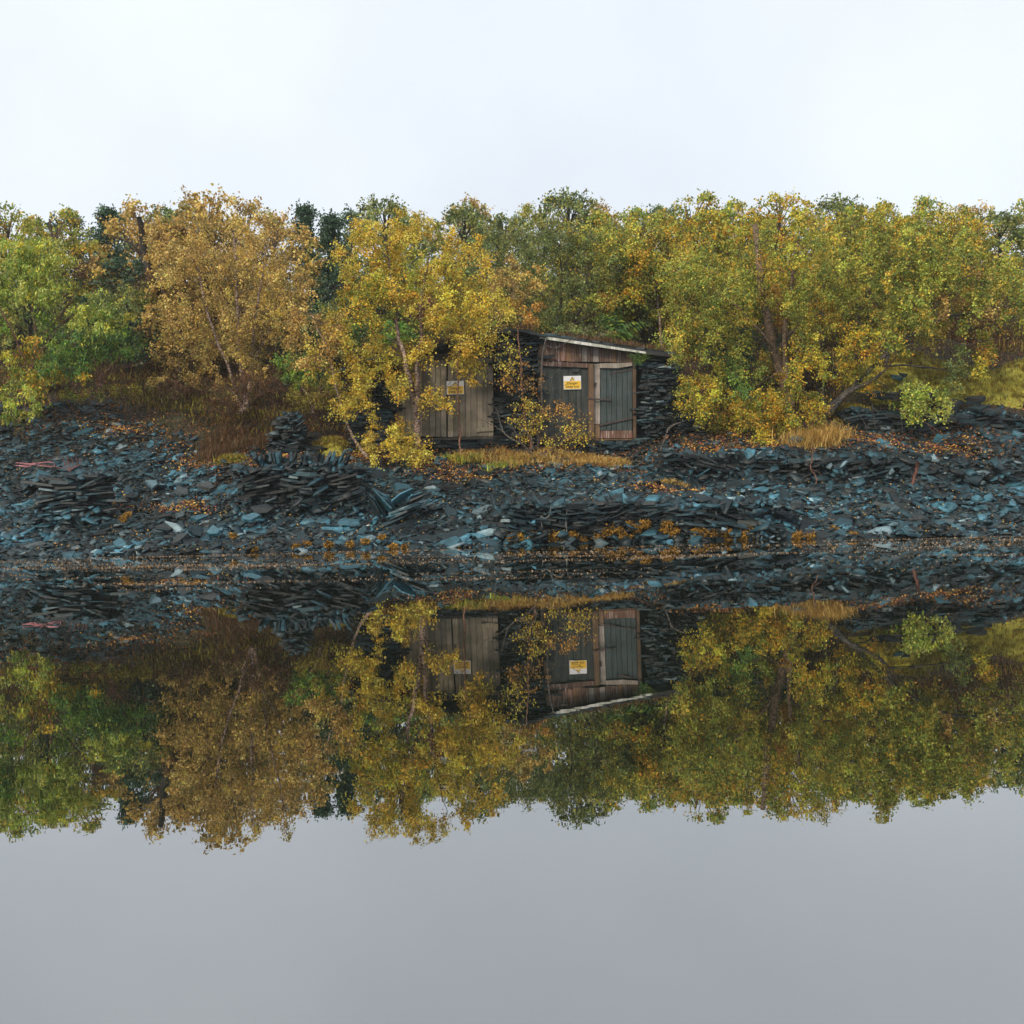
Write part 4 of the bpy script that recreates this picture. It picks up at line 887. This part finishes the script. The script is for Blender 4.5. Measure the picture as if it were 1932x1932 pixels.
# x in the photo, y of its top, depth, kind
BACK = [(30, 452, 40, 'oliveg'), (110, 440, 37, 'oliveg'), (150, 424, 44, 'dark'), (205, 424, 40, 'cone_dark'), (240, 428, 45, 'dark'), (290, 418, 37, 'brown'), (340, 415, 42, 'olive'), (400, 420, 36, 'brown'), (470, 412, 40, 'brown'), (540, 418, 37, 'brown'),
 (590, 414, 41, 'cone_dark'), (635, 418, 37, 'cone_dark'), (680, 410, 44, 'dark'), (730, 416, 40, 'olive'), (800, 412, 43, 'oliveg'), (880, 420, 37, 'olive'), (900, 414, 46, 'brown'), (960, 416, 40, 'olive'), (1030, 412, 44, 'oliveg'), (1090, 420, 38, 'olive'), (1140, 412, 43, 'brown'),
 (1200, 418, 38, 'oliveg'), (1260, 412, 42, 'olive'), (1310, 418, 36, 'oliveg'), (1370, 410, 40, 'oliveg'), (1440, 412, 44, 'olive'), (1510, 412, 38, 'oliveg'), (1580, 414, 41, 'olive'), (1640, 418, 37, 'oliveg'), (1710, 412, 42, 'oliveg'), (1770, 416, 38, 'oliveg'), (1840, 412, 41, 'brown'), (1880, 418, 37, 'olive'),
 (1115, 430, 35.5, 'oliveg'), (1235, 430, 35.6, 'oliveg'), (1335, 430, 35.7, 'yel'), (1405, 430, 36.5, 'oliveg'), (1475, 430, 35.4, 'yel'), (1600, 430, 35.6, 'oliveg'), (1675, 430, 35.5, 'yel'), (1740, 430, 35.6, 'oliveg'), (1810, 430, 35.6, 'yel'), (420, 430, 35, 'brown'), (-40, 430, 38, 'oliveg'), (-90, 425, 43, 'olive'), (1960, 418, 38, 'oliveg'), (2020, 414, 42, 'olive'), (2080, 420, 37, 'oliveg'), (-150, 425, 38, 'brown'),
 (70, 500, 34.5, 'olive'), (350, 520, 34, 'brown'), (650, 520, 34.5, 'dark'), (860, 520, 34.2, 'oliveg'), (1180, 470, 35, 'olive'), (1290, 500, 34, 'oliveg'), (1640, 520, 34, 'oliveg'), (1550, 500, 33.5, 'oliveg'), (1900, 500, 34, 'oliveg'), (460, 480, 34.5, 'brown'), (250, 500, 35.6, 'dark'), (760, 470, 34, 'oliveg')]
def where(x):
    for lim, tx in ((20, 'outside the left edge of the willow'), (130, 'above the lime willow'), (260, 'over the brown bracken'), (340, 'left of the weeping birch top'), (430, 'behind the left half of the weeping birch'), (520, 'behind the right half of the weeping birch'), (610, 'right of the weeping birch'), (670, 'between weeping and golden birches'),
                    (770, 'behind the left side of the golden birch'), (850, 'behind the middle of the golden birch'), (930, 'behind the right side of the golden birch'), (1000, 'over the roof ridge'), (1070, 'behind the willow over the roof'), (1150, 'above the middle of the right roof'), (1230, 'above the dark hollow'),
                    (1290, 'above the low end of the roof'), (1350, 'left of the leaning trunk'), (1420, 'just behind the leaning trunk'), (1480, 'right of the leaning trunk top'), (1560, 'behind the right birch crown'), (1620, 'between right birch and grey willow'), (1690, 'behind the left of the grey willow'), (1750, 'behind the grey willow crown'), (1820, 'above the heather bank'), (1890, 'at the right edge above the mound')):
        if x < lim: return tx
    return 'beyond the right edge of the mound'
seen = {}
random.seed(21); BACK = [(x, (yt if yt >= 460 else random.choice([378, 388, 396, 402, 408, 414, 418])), Y, kd) for x, yt, Y, kd in BACK]
for (x, yt, Y, kd) in BACK:
    g = on(x, Y); top = P(x, yt, Y).z; hh = max(2.2, top - g.z + .35); a = KINDS[kd]; s = hh / a[2]
    lb = '%s on the slope %s' % (DESC[kd], where(x)) + (', close in' if Y < 36 else '')
    if lb in seen: lb += ', farther back'
    if lb in seen: lb += ' still'
    if len(lb.split()) > 16: lb = lb.replace(' on the slope', '')
    seen[lb] = 1
    proto_tree(kd, lb, (g.x, g.y, T1(g.x, g.y) - .15), random.uniform(0, 6.28), s, 'trees in the wood on the slope', *a)
random.seed(11)

# ---------------------------------------------------------------- undergrowth, grass, moss, litter, seaweed
def blades(name, pts, L0, L1, pal, per, wd=.012, lean=.4, label=None, cat='grass', spread=.1, wdir=None):
    """curved blades rooted round the points: two quads each"""
    pts = np.asarray(pts, float); n = len(pts) * per
    B = np.repeat(pts, per, 0) + np.column_stack([rng.normal(0, spread, n), rng.normal(0, spread, n), np.zeros(n)])
    H = rng.uniform(L0, L1, n); a = rng.uniform(0, 6.28, n); ln = rng.uniform(.1, 1, n) * lean
    dv = np.column_stack([np.cos(a) * ln, np.sin(a) * ln, np.ones(n)]); 
    if wdir is not None: dv += np.array(wdir)
    side = np.column_stack([np.sin(a + rng.normal(0, .6, n)), -np.cos(a), np.zeros(n)]) * wd
    mid = B + dv * H[:, None] * .55; tip = B + dv * H[:, None] * np.array([1.5, 1.5, .95]) * .9; 
    tip[:, 2] -= (ln * H * .35)
    V = np.stack([B - side, B + side, mid + side * .8, mid - side * .8, tip + side * .15, tip - side * .15], 1).reshape(-1, 3)
    k = np.arange(n) * 6; Fc = np.concatenate([np.stack([k, k + 1, k + 2, k + 3], 1), np.stack([k + 3, k + 2, k + 4, k + 5], 1)])
    col = colors(n, pal); col = np.concatenate([col, col])
    o = bpy.data.objects.new(name, np_mesh(name, V, 4, Fc, col=col, mat=BLADE)); link(o)
    tag(o, label, cat, kind='stuff'); return o
def gpts(x, Y, rx, rY, n):
    out_ = []
    for k in range(n):
        a = random.uniform(0, 6.28); r_ = math.sqrt(random.random()); xx = x + rx * r_ * math.cos(a); YY_ = Y + rY * r_ * math.sin(a)
        X_ = P(xx, 880, YY_).x; out_.append((X_, YY_, T1(X_, YY_) - .03))
    return out_
blades('grass', gpts(1075, 27.7, 95, .5, 90) + gpts(1130, 27.2, 50, .3, 50) + gpts(930, 28, 70, .4, 40) + gpts(1010, 27.3, 60, .3, 20), .06, .30, 'tan', 50, .005, 1.2, 'dry straw coloured grass in front of the right hut', spread=.12)
blades('grass', gpts(1535, 27.7, 50, .35, 40) + gpts(1560, 28, 30, .3, 20), .12, .55, 'tan', 60, .006, .9, 'tall dry grass tuft below the right hand birch', spread=.2)
blades('grass', gpts(1265, 25.5, 22, .15, 8), .1, .24, 'tan', 60, .006, 1.2, 'small pale grass tuft on the slate ledge', spread=.07)
blades('grass', gpts(1375, 24.3, 8, .08, 2) + gpts(1420, 24.2, 6, .06, 1), .06, .14, 'lime', 40, .006, 1.0, 'tiny green tufts among slates right of centre', spread=.05)
blades('grass', gpts(950, 27.3, 40, .3, 8) + gpts(870, 27.7, 30, .2, 8), .15, .35, 'lime', 30, .008, .9, 'fresh green grass at the foot of the saplings', spread=.08)
blades('grass', gpts(450, 29.2, 65, .8, 110) + gpts(410, 28.4, 30, .3, 30), .12, .38, 'heath', 50, .007, .5, 'brown and olive grass around the heather bush', spread=.15)
blades('grass', gpts(1085, 31, 150, .4, 60) , .1, .4, 'tan', 30, .007, .6, 'rough grass behind the roofs', spread=.15)
rp = []
for k in range(60):
    x = random.uniform(1040, 1260); q = P(x, 630 + (x - 1018) * .145, HY + random.uniform(.0, 1.2)); rp.append((q.x, q.y, q.z + .02))
blades('grass', rp, .05, .22, 'heath', 30, .006, .8, 'turf growing on the right hut roof', spread=.12)
rp = []
for k in range(60):
    x = random.uniform(650, 1000); yy = float(np.interp(x, [p[0] for p in rl_], [p[1] for p in rl_])); q = P(x, yy, HY + random.uniform(-.1, 1.4)); rp.append((q.x, q.y, q.z + .01))
blades('grass', rp, .05, .22, 'darkbrown', 26, .007, .7, 'dead turf growing on the left hut roof', spread=.12)
# undergrowth on the whole slope
gp = []
while len(gp) < 5200:
    Y_ = random.uniform(31.5, 50) if random.random() < .8 else random.uniform(28.8, 33); X_ = random.uniform(-.62, .62) * Y_
    u = 966 + X_ / Y_ * F
    if 640 < u < 1330 and Y_ < 32: continue
    if u > 1590 and Y_ < 32.6 and random.random() < .85: continue
    if Y_ < litter_line(np.array([X_]), np.array([Y_]))[0] + (1.5 if u < 640 else 1.3): continue
    gp.append((X_, Y_, T1(X_, Y_) - .05))
h_ = len(gp) // 3
blades('undergrowth', gp[:h_], .06, .32, 'heath', 52, .008, 1.1, 'brown heather and bracken covering the slope', 'undergrowth', .35)
blades('undergrowth', gp[h_:2 * h_], .08, .35, 'moss', 44, .008, .8, 'mossy olive grass covering the slope', 'undergrowth', .35)
blades('undergrowth', gp[2 * h_:], .05, .25, 'darkbrown', 44, .009, 1.1, 'dark brown dead stems covering the slope', 'undergrowth', .35)
# moss mounds
def mound(x, Y, rx, rY, h, label, pal='moss', per=26, L=.10, npt=130):
    c = on(x, Y); n = 28; V, Fc = [], []; W = rx * Y / F; ph = random.uniform(0, 6)
    for j_ in range(9):
        r_ = j_ / 8
        for k in range(n):
            a = 2 * math.pi * k / n; rr = r_ * (1 + .18 * math.sin(3 * a + ph) + .1 * math.sin(7 * a)); X_ = c.x + W * rr * math.cos(a); Y_ = Y + rY * rr * math.sin(a)
            V.append((X_, Y_, T1(X_, Y_) - .05 + h * max(0, 1 - r_ ** 2.2) * (1 + .25 * math.sin(X_ * 5) * math.sin(Y_ * 6 + X_ * 2))))
    for j_ in range(8):
        for k in range(n): Fc.append((j_ * n + k, j_ * n + (k + 1) % n, (j_ + 1) * n + (k + 1) % n, (j_ + 1) * n + k))
    o = mesh_obj('moss_mound', V, Fc, MOSS, None, True)
    tag(o, label, 'moss', 'moss mounds')
    pts = [V[random.randrange(len(V) - n)] for _ in range(npt)]
    pts = [(a + random.gauss(0, .05), b_ + random.gauss(0, .05), c_ - .02) for a, b_, c_ in pts]
    b2 = blades('moss_tips', pts, L * .5, L, pal, per, .007, .8, None, None, .08)
    for kk in ('label', 'category'):
        if kk in b2: del b2[kk]
    b2.parent = o
    return o
mound(618, 28.6, 46, .5, .34, 'yellow green moss cushion beside the cairn')
mound(435, 28.0, 26, .25, .12, 'bright moss patch below the brown heather bush')
mound(850, 28.0, 60, .3, .08, 'flat moss carpet before the grey plank doors')
mound(1700, 30.6, 90, 1.1, .55, 'large mossy mound under the grey willow', npt=420, L=.16)
mound(1820, 30.4, 90, .9, .6, 'mossy bank with dark slate gaps at far right', npt=380, L=.16)
mound(1610, 29.6, 40, .5, .2, 'olive moss at the root of the grey willow', npt=160, L=.14)
mound(1960, 30.6, 90, 1.0, .5, 'moss covered hump at the right border', npt=300, L=.16)
def hit(x, y, up=.0, y0=24.0):
    d = P(x, y, 1) - CAM; Y_ = y0
    while Y_ < 45:
        q = CAM + d * Y_
        if q.z < T1(q.x, q.y) + up: return q
        Y_ += .06
    return q
for (x, y, l) in [(1658, 742, .5), (1690, 744, .6), (1706, 740, .5), (1745, 735, .5), (1795, 758, .6), (1765, 750, .5), (1810, 785, .6), (1835, 752, .5), (1700, 706, .3), (1860, 770, .6), (1780, 772, .5)]:
    p = hit(x, y, .45); 
    for k in range(3): stone('slate', p + Vector((random.uniform(-.15, .15), -.02 * k, -.05 * k)), basis((random.uniform(-.2, .2), -.35, 1), random.uniform(-.6, .2)), (l, .34, .07), SL_DRY, ground)
# fallen leaves
PALL['litter'] = np.array([lin(c) for c in [(120, 76, 48), (96, 60, 42), (150, 96, 56), (80, 56, 40), (176, 120, 70), (70, 60, 40), (110, 90, 50)]])
def litter(name, n, fn, pal, size, label):
    X, Y = fn(n); Z = terr(X, Y) + rng.uniform(.03, .10, len(X)); C = np.stack([X, Y, Z], 1)
    D = rng.normal(0, 1, (len(X), 3)); D[:, 2] *= .25; V, Fc = leaf_verts(C, D, size * rng.uniform(.7, 1.3, len(X)), size * rng.uniform(.5, .8, len(X)))
    o = bpy.data.objects.new(name, np_mesh(name, V, 4, Fc, col=colors(len(X), pal), mat=LITTER)); link(o); tag(o, label, 'fallen leaves', kind='stuff')
def l_all(n): X, Y = scatter(int(n)); k = (np.sin(X * 2.3 + 1) * np.sin(Y * 3.1 + X) + .6 * rng.normal(0, 1, len(X))) > .35; return X[k], Y[k]
def l_up(n):
    Y = rng.uniform(26.5, 36, n); X = rng.uniform(-.6, .6, n) * Y; d = Y - litter_line(X, Y); k = (d > -1.4 + rng.exponential(.6, n) * -.3) & (rng.random(n) < .9); return X[k], Y[k]
def l_patch(n):
    c = [(230, 30), (380, 28.2), (1100, 27.2), (1340, 27.2), (1430, 27.3), (1640, 27.6), (1790, 27.5), (860, 26.7), (1250, 24.6), (700, 28), (540, 27.4), (180, 25.4), (350, 25.3)]
    k = rng.integers(0, len(c), n); px = np.array([a for a, _ in c])[k] + rng.normal(0, 38, n); Y = np.array([b_ for _, b_ in c])[k] + rng.normal(0, .3, n)
    return (px - 966) / F * Y, Y
litter('fallen_leaves', 20000, l_all, 'orange', .036, 'orange leaves scattered over the slates')
litter('fallen_leaves', 60000, l_up, 'litter', .065, 'brown leaf litter under the trees')
litter('fallen_leaves', 5200, l_patch, 'orange', .05, 'drifts of rusty leaves caught on the ledges')
litter('fallen_leaves', 2600, l_patch, 'red', .05, 'dark red leaves caught on the ledges')
# seaweed
def weed(name, spots, label, sz=.09):
    pts = []
    for (x, y, Y, r_) in spots:
        c = P(x, y, Y)
        for k in range(int(260 * r_ / 10)):
            a = rng.normal(0, 1, 3); a /= np.linalg.norm(a); q = np.array(c) + a * r_ * Y / F * rng.uniform(.5, 1.05) * np.array([1.1, .8, .8]); q[2] = max(q[2], .005); pts.append(q)
    C = np.array(pts); D = rng.normal(0, 1, C.shape); D[:, 2] -= .8
    V, Fc = leaf_verts(C, D, .06 * rng.uniform(.6, 1.4, len(C)), .022 * rng.uniform(.6, 1.5, len(C)))
    o = bpy.data.objects.new(name, np_mesh(name, V, 4, Fc, col=np.clip(colors(len(C), 'weed'), 0, 1), mat=LITTER)); link(o); tag(o, label, 'seaweed', kind='stuff')
PALL['weed'] = np.array([lin(c) for c in [(170, 126, 44), (140, 102, 38), (190, 146, 56), (96, 74, 34), (150, 112, 46)]])
sp_ = []
for k in range(34):
    x = random.uniform(955, 1490); y = random.uniform(998, 1026) - (14 if 1130 < x < 1300 or 1380 < x < 1440 else 0) * random.random(); sp_.append((x, y + (966 - x) * .004, 22.5, random.uniform(4, 11)))
sp_ += [(1437, 995, 22.6, 13), (1325, 1004, 22.5, 12), (1400, 1010, 22.4, 12), (970, 1016, 22.4, 15), (1050, 1014, 22.4, 17), (1150, 1000, 22.5, 13), (1200, 996, 22.5, 12), (1180, 1016, 22.4, 14), (1270, 1000, 22.5, 10)]
weed('seaweed', sp_, 'golden bladder seaweed hanging along the quay wall')
sp_ = [(742, 1031, 22.0, 8), (764, 1031, 22.0, 7), (580, 1027, 22.2, 8), (620, 1027, 22.2, 8), (660, 1026, 22.2, 7), (690, 1020, 22.3, 7), (720, 1012, 22.5, 6), (440, 1010, 22.9, 6), (240, 970, 24, 6), (232, 978, 23.8, 6), (1505, 1010, 22.2, 10), (1530, 1012, 22.2, 10), (1575, 998, 22.6, 8), (1610, 1010, 22.2, 11), (1700, 1008, 22.3, 12), (1725, 1009, 22.3, 12), (1760, 1008, 22.3, 10), (1655, 1010, 22.2, 7), (1790, 1000, 22.6, 7), (560, 1030, 22.1, 6), (480, 1035, 22.0, 6)]
weed('seaweed', sp_, 'scattered clumps of golden seaweed along the shoreline')
PALL['scraps'] = np.array([lin(c) for c in [(186, 158, 124), (160, 128, 96), (200, 176, 150), (150, 110, 60), (120, 90, 60)]])
def flotsam():
    Xs, Ys_ = [], []
    for k in range(70):
        yc = 21.6 - abs(rng.normal(0, 2.4)); xc = rng.uniform(-.56, .56) * yc; m_ = int(rng.uniform(50, 300)); sx = rng.uniform(.4, 1.5); sy = rng.uniform(.03, .11)
        xx = xc + rng.normal(0, sx, m_); Xs.append(xx); Ys_.append(yc + (xx - xc) * rng.normal(0, .05) + .05 * np.sin(xx * 3) + rng.normal(0, sy, m_))
    X = np.concatenate(Xs); Y = np.concatenate(Ys_); n = len(X)
    C = np.stack([X, Y, np.full(n, .004)], 1); D = rng.normal(0, 1, (n, 3)); D[:, 2] = abs(D[:, 2]) * .5
    V, Fc = leaf_verts(C, D, rng.uniform(.012, .04, n), rng.uniform(.010, .022, n), .2); V[:, 2] = np.maximum(V[:, 2] * .6, .003)
    o = bpy.data.objects.new('flotsam', np_mesh('flotsam', V, 4, Fc, col=colors(n, 'scraps'), mat=LITTER)); link(o); tag(o, 'drifting bands of tiny leaf and seed scraps on the water', 'flotsam', kind='stuff')
flotsam()

# ---------------------------------------------------------------- small things
def rope_thing(name, label, cat, parts):
    Y0 = parts[0][2]; t_ = thing(name, label, cat, tuple(P(*parts[0][1][0], Y0)))
    for nm, pp, Y, r_, mat in parts:
        pts = [P(x, y, Y + .03 * math.sin(k * 2)) for k, (x, y) in enumerate(pp)]
        tubes(nm, [(curve_pts(pts, 5, .0), (r_, r_))], mat, t_, 6)
    return t_
RY = 26.0
rope_thing('rope', 'faded pink rope with a loop stretched at the left border', 'rope', [('strand', [(30, 873), (60, 875), (85, 872), (100, 873), (103, 877), (98, 881), (75, 878), (58, 877), (30, 879)], RY, .009, ROPE), ('strand', [(30, 878), (52, 881), (60, 877), (70, 874)], RY - .03, .010, ROPE)])
fr_ = [('strand', [(x, 862 + dx, ), (x + 4, 875), (131, 888)], RY - .1, .012, ROPED) for x, dx in ((118, 0), (126, -2), (134, 2), (142, 0), (148, 3))]
fr_ += [('strand', [(131, 888), (133, 900), (128, 912), (131, 922), (122, 935), (118, 940), (126, 948), (136, 960), (133, 972), (124, 980), (116, 990), (112, 1003), (116, 1010)], RY - .7, .016, ROPED),
        ('strand', [(133, 888), (128, 902), (132, 912), (124, 924), (128, 932), (120, 942), (130, 952), (138, 966), (128, 976), (118, 988), (114, 1002)], RY - .72, .014, ROPED), ('strand', [(60, 872), (100, 880), (120, 884), (131, 888), (145, 880)], RY - .05, .010, ROPED)]
rope_thing('rope', 'frayed dark red rope trailing down the left slates', 'rope', fr_)
rope_thing('cable', 'bent wire loop hanging over the quay wall', 'cable', [('wire', [(1350, 965), (1353, 950 + 25), (1353, 985), (1347, 992), (1341, 990), (1342, 982), (1350, 974)], 22.55, .012, CABLE)])
rope_thing('cable', 'thin grey cable hooked over slates into the water left of the quay wall', 'cable', [('wire', [(1040, 955), (1036, 972), (1028, 978), (1020, 976), (1024, 1000), (1028, 1030)], 22.5, .010, CABLE)])
rope_thing('cable', 'thin grey cable hanging down the face of the quay wall', 'cable', [('wire', [(1072, 956), (1068, 975), (1069, 1000), (1075, 1026)], 22.5, .009, CABLE)])
bare('stake', 'rusty red stake leaning in the slates at right', 'stake', 25.3, [([(1721, 916), (1724, 905), (1729, 885), (1732, 872)], .035, .035)], RUST)
bare('dead_branch', 'pinkish bare branch dropping over the terrace wall at right', 'branch', 25.8, [([(1534, 845), (1532, 870), (1529, 884), (1540, 900), (1541, 925)], .016, .010), ([(1529, 884), (1545, 892), (1556, 905), (1566, 915)], .008, .004)], REDB)
bare('dead_branch', 'driftwood stick with a knot leaning on the buttress wall', 'branch', 27.0, [([(1245, 850), (1252, 835), (1258, 818), (1270, 803), (1285, 798)], .016, .02), ([(1258, 818), (1262, 806), (1275, 800)], .02, .01)], GREYB)
bare('dead_branch', 'forked bare twigs below the hanging lime leaves', 'branch', 28.3, [([(1690, 770), (1750, 800), (1810, 842)], .010, .006), ([(1750, 800), (1765, 820), (1780, 845)], .008, .005), ([(1700, 778), (1770, 790), (1812, 800)], .008, .004)], REDB)
bare('dead_branch', 'pale hanging twigs under the grey willow', 'branch', 28.6, [([(1612, 770), (1632, 800), (1640, 845)], .010, .006), ([(1645, 760), (1650, 800), (1662, 850)], .008, .004), ([(1700, 785), (1703, 820)], .008, .005)], GREYB)
bare('stake', 'thin dark stake at the foot of the buttress wall', 'stake', 27.3, [([(1264, 905), (1265, 885), (1265, 868)], .014, .014)], IRON)
# rag and boulder
def lump(name, label, cat, x, y, Y, s, mat, seed=1, nrm=(0, 0, 1)):
    r = random.Random(seed); V, Fc = [], []
    n, m_ = 8, 5
    for j_ in range(m_):
        ph = math.pi * (j_ + .3) / (m_ - .4 + .0)
        for k in range(n):
            a = 2 * math.pi * k / n; q = 1 + r.uniform(-.25, .25); V.append((s[0] * q * math.sin(ph) * math.cos(a), s[1] * q * math.sin(ph) * math.sin(a), s[2] * q * math.cos(ph)))
    for j_ in range(m_ - 1):
        for k in range(n): Fc.append((j_ * n + k, j_ * n + (k + 1) % n, (j_ + 1) * n + (k + 1) % n, (j_ + 1) * n + k))
    Fc += [tuple(range(n)), tuple(range((m_ - 1) * n, m_ * n))[::-1]]
    o = mesh_obj(name, V, Fc, mat); o.location = P(x, y, Y); tag(o, label, cat); return o
lump('boulder', 'squat blue grey boulder at the foot of the buttress wall', 'boulder', 1292, 862, 26.6, (.24, .2, .18), SL_WET, 4)
lump('boulder', 'pale speckled rock below the right hand birch', 'boulder', 1500, 852, 27.0, (.28, .2, .11), SL_DRY, 9)
lump('boulder', 'grey speckled rock at the water edge right of the quay wall', 'boulder', 1532, 1012, 22.5, (.25, .2, .12), SL_WET, 5)
rag = thing('rag', 'crumpled white rag caught in the dry grass', 'rag', tuple(P(1148, 872, 27.6)))
mesh_obj('cloth', [P(1141, 864, 27.6), P(1147, 868, 27.5), P(1151, 874, 27.6), P(1160, 871, 27.55), P(1158, 877, 27.5), P(1148, 880, 27.4), P(1144, 874, 27.5), P(1150, 883, 27.45), P(1158, 882, 27.5)], [(0, 1, 6), (1, 2, 5, 6), (2, 3, 4, 5), (5, 7, 8, 4)], RAG, rag)
print('leaves', LEAVES_TOTAL[0], 'objects', len(bpy.data.objects), 'polys', sum(len(m.polygons) for m in bpy.data.meshes))
# ---------------------------------------------------------------- thin damp air
hv = [(-95, -66, -4.2), (95, -66, -4.2), (95, 125, -4.2), (-95, 125, -4.2)]; hv += [(a, b_, 30) for a, b_, _ in hv]
hz = mesh_obj('haze', hv, [(0, 3, 2, 1), (4, 5, 6, 7), (0, 1, 5, 4), (1, 2, 6, 5), (2, 3, 7, 6), (3, 0, 4, 7)], None)
hm = bpy.data.materials.new('damp_air'); hm.use_nodes = True; ht = hm.node_tree; ht.nodes.clear()
ho = ht.nodes.new('ShaderNodeOutputMaterial'); hp = ht.nodes.new('ShaderNodeVolumePrincipled'); hp.inputs['Density'].default_value = .0007
hp.inputs['Color'].default_value = (.86, .92, .90, 1); ht.links.new(hp.outputs[0], ho.inputs['Volume']); hz.data.materials.append(hm)
tag(hz, 'thin damp autumn air over the flooded quarry', kind='stuff')
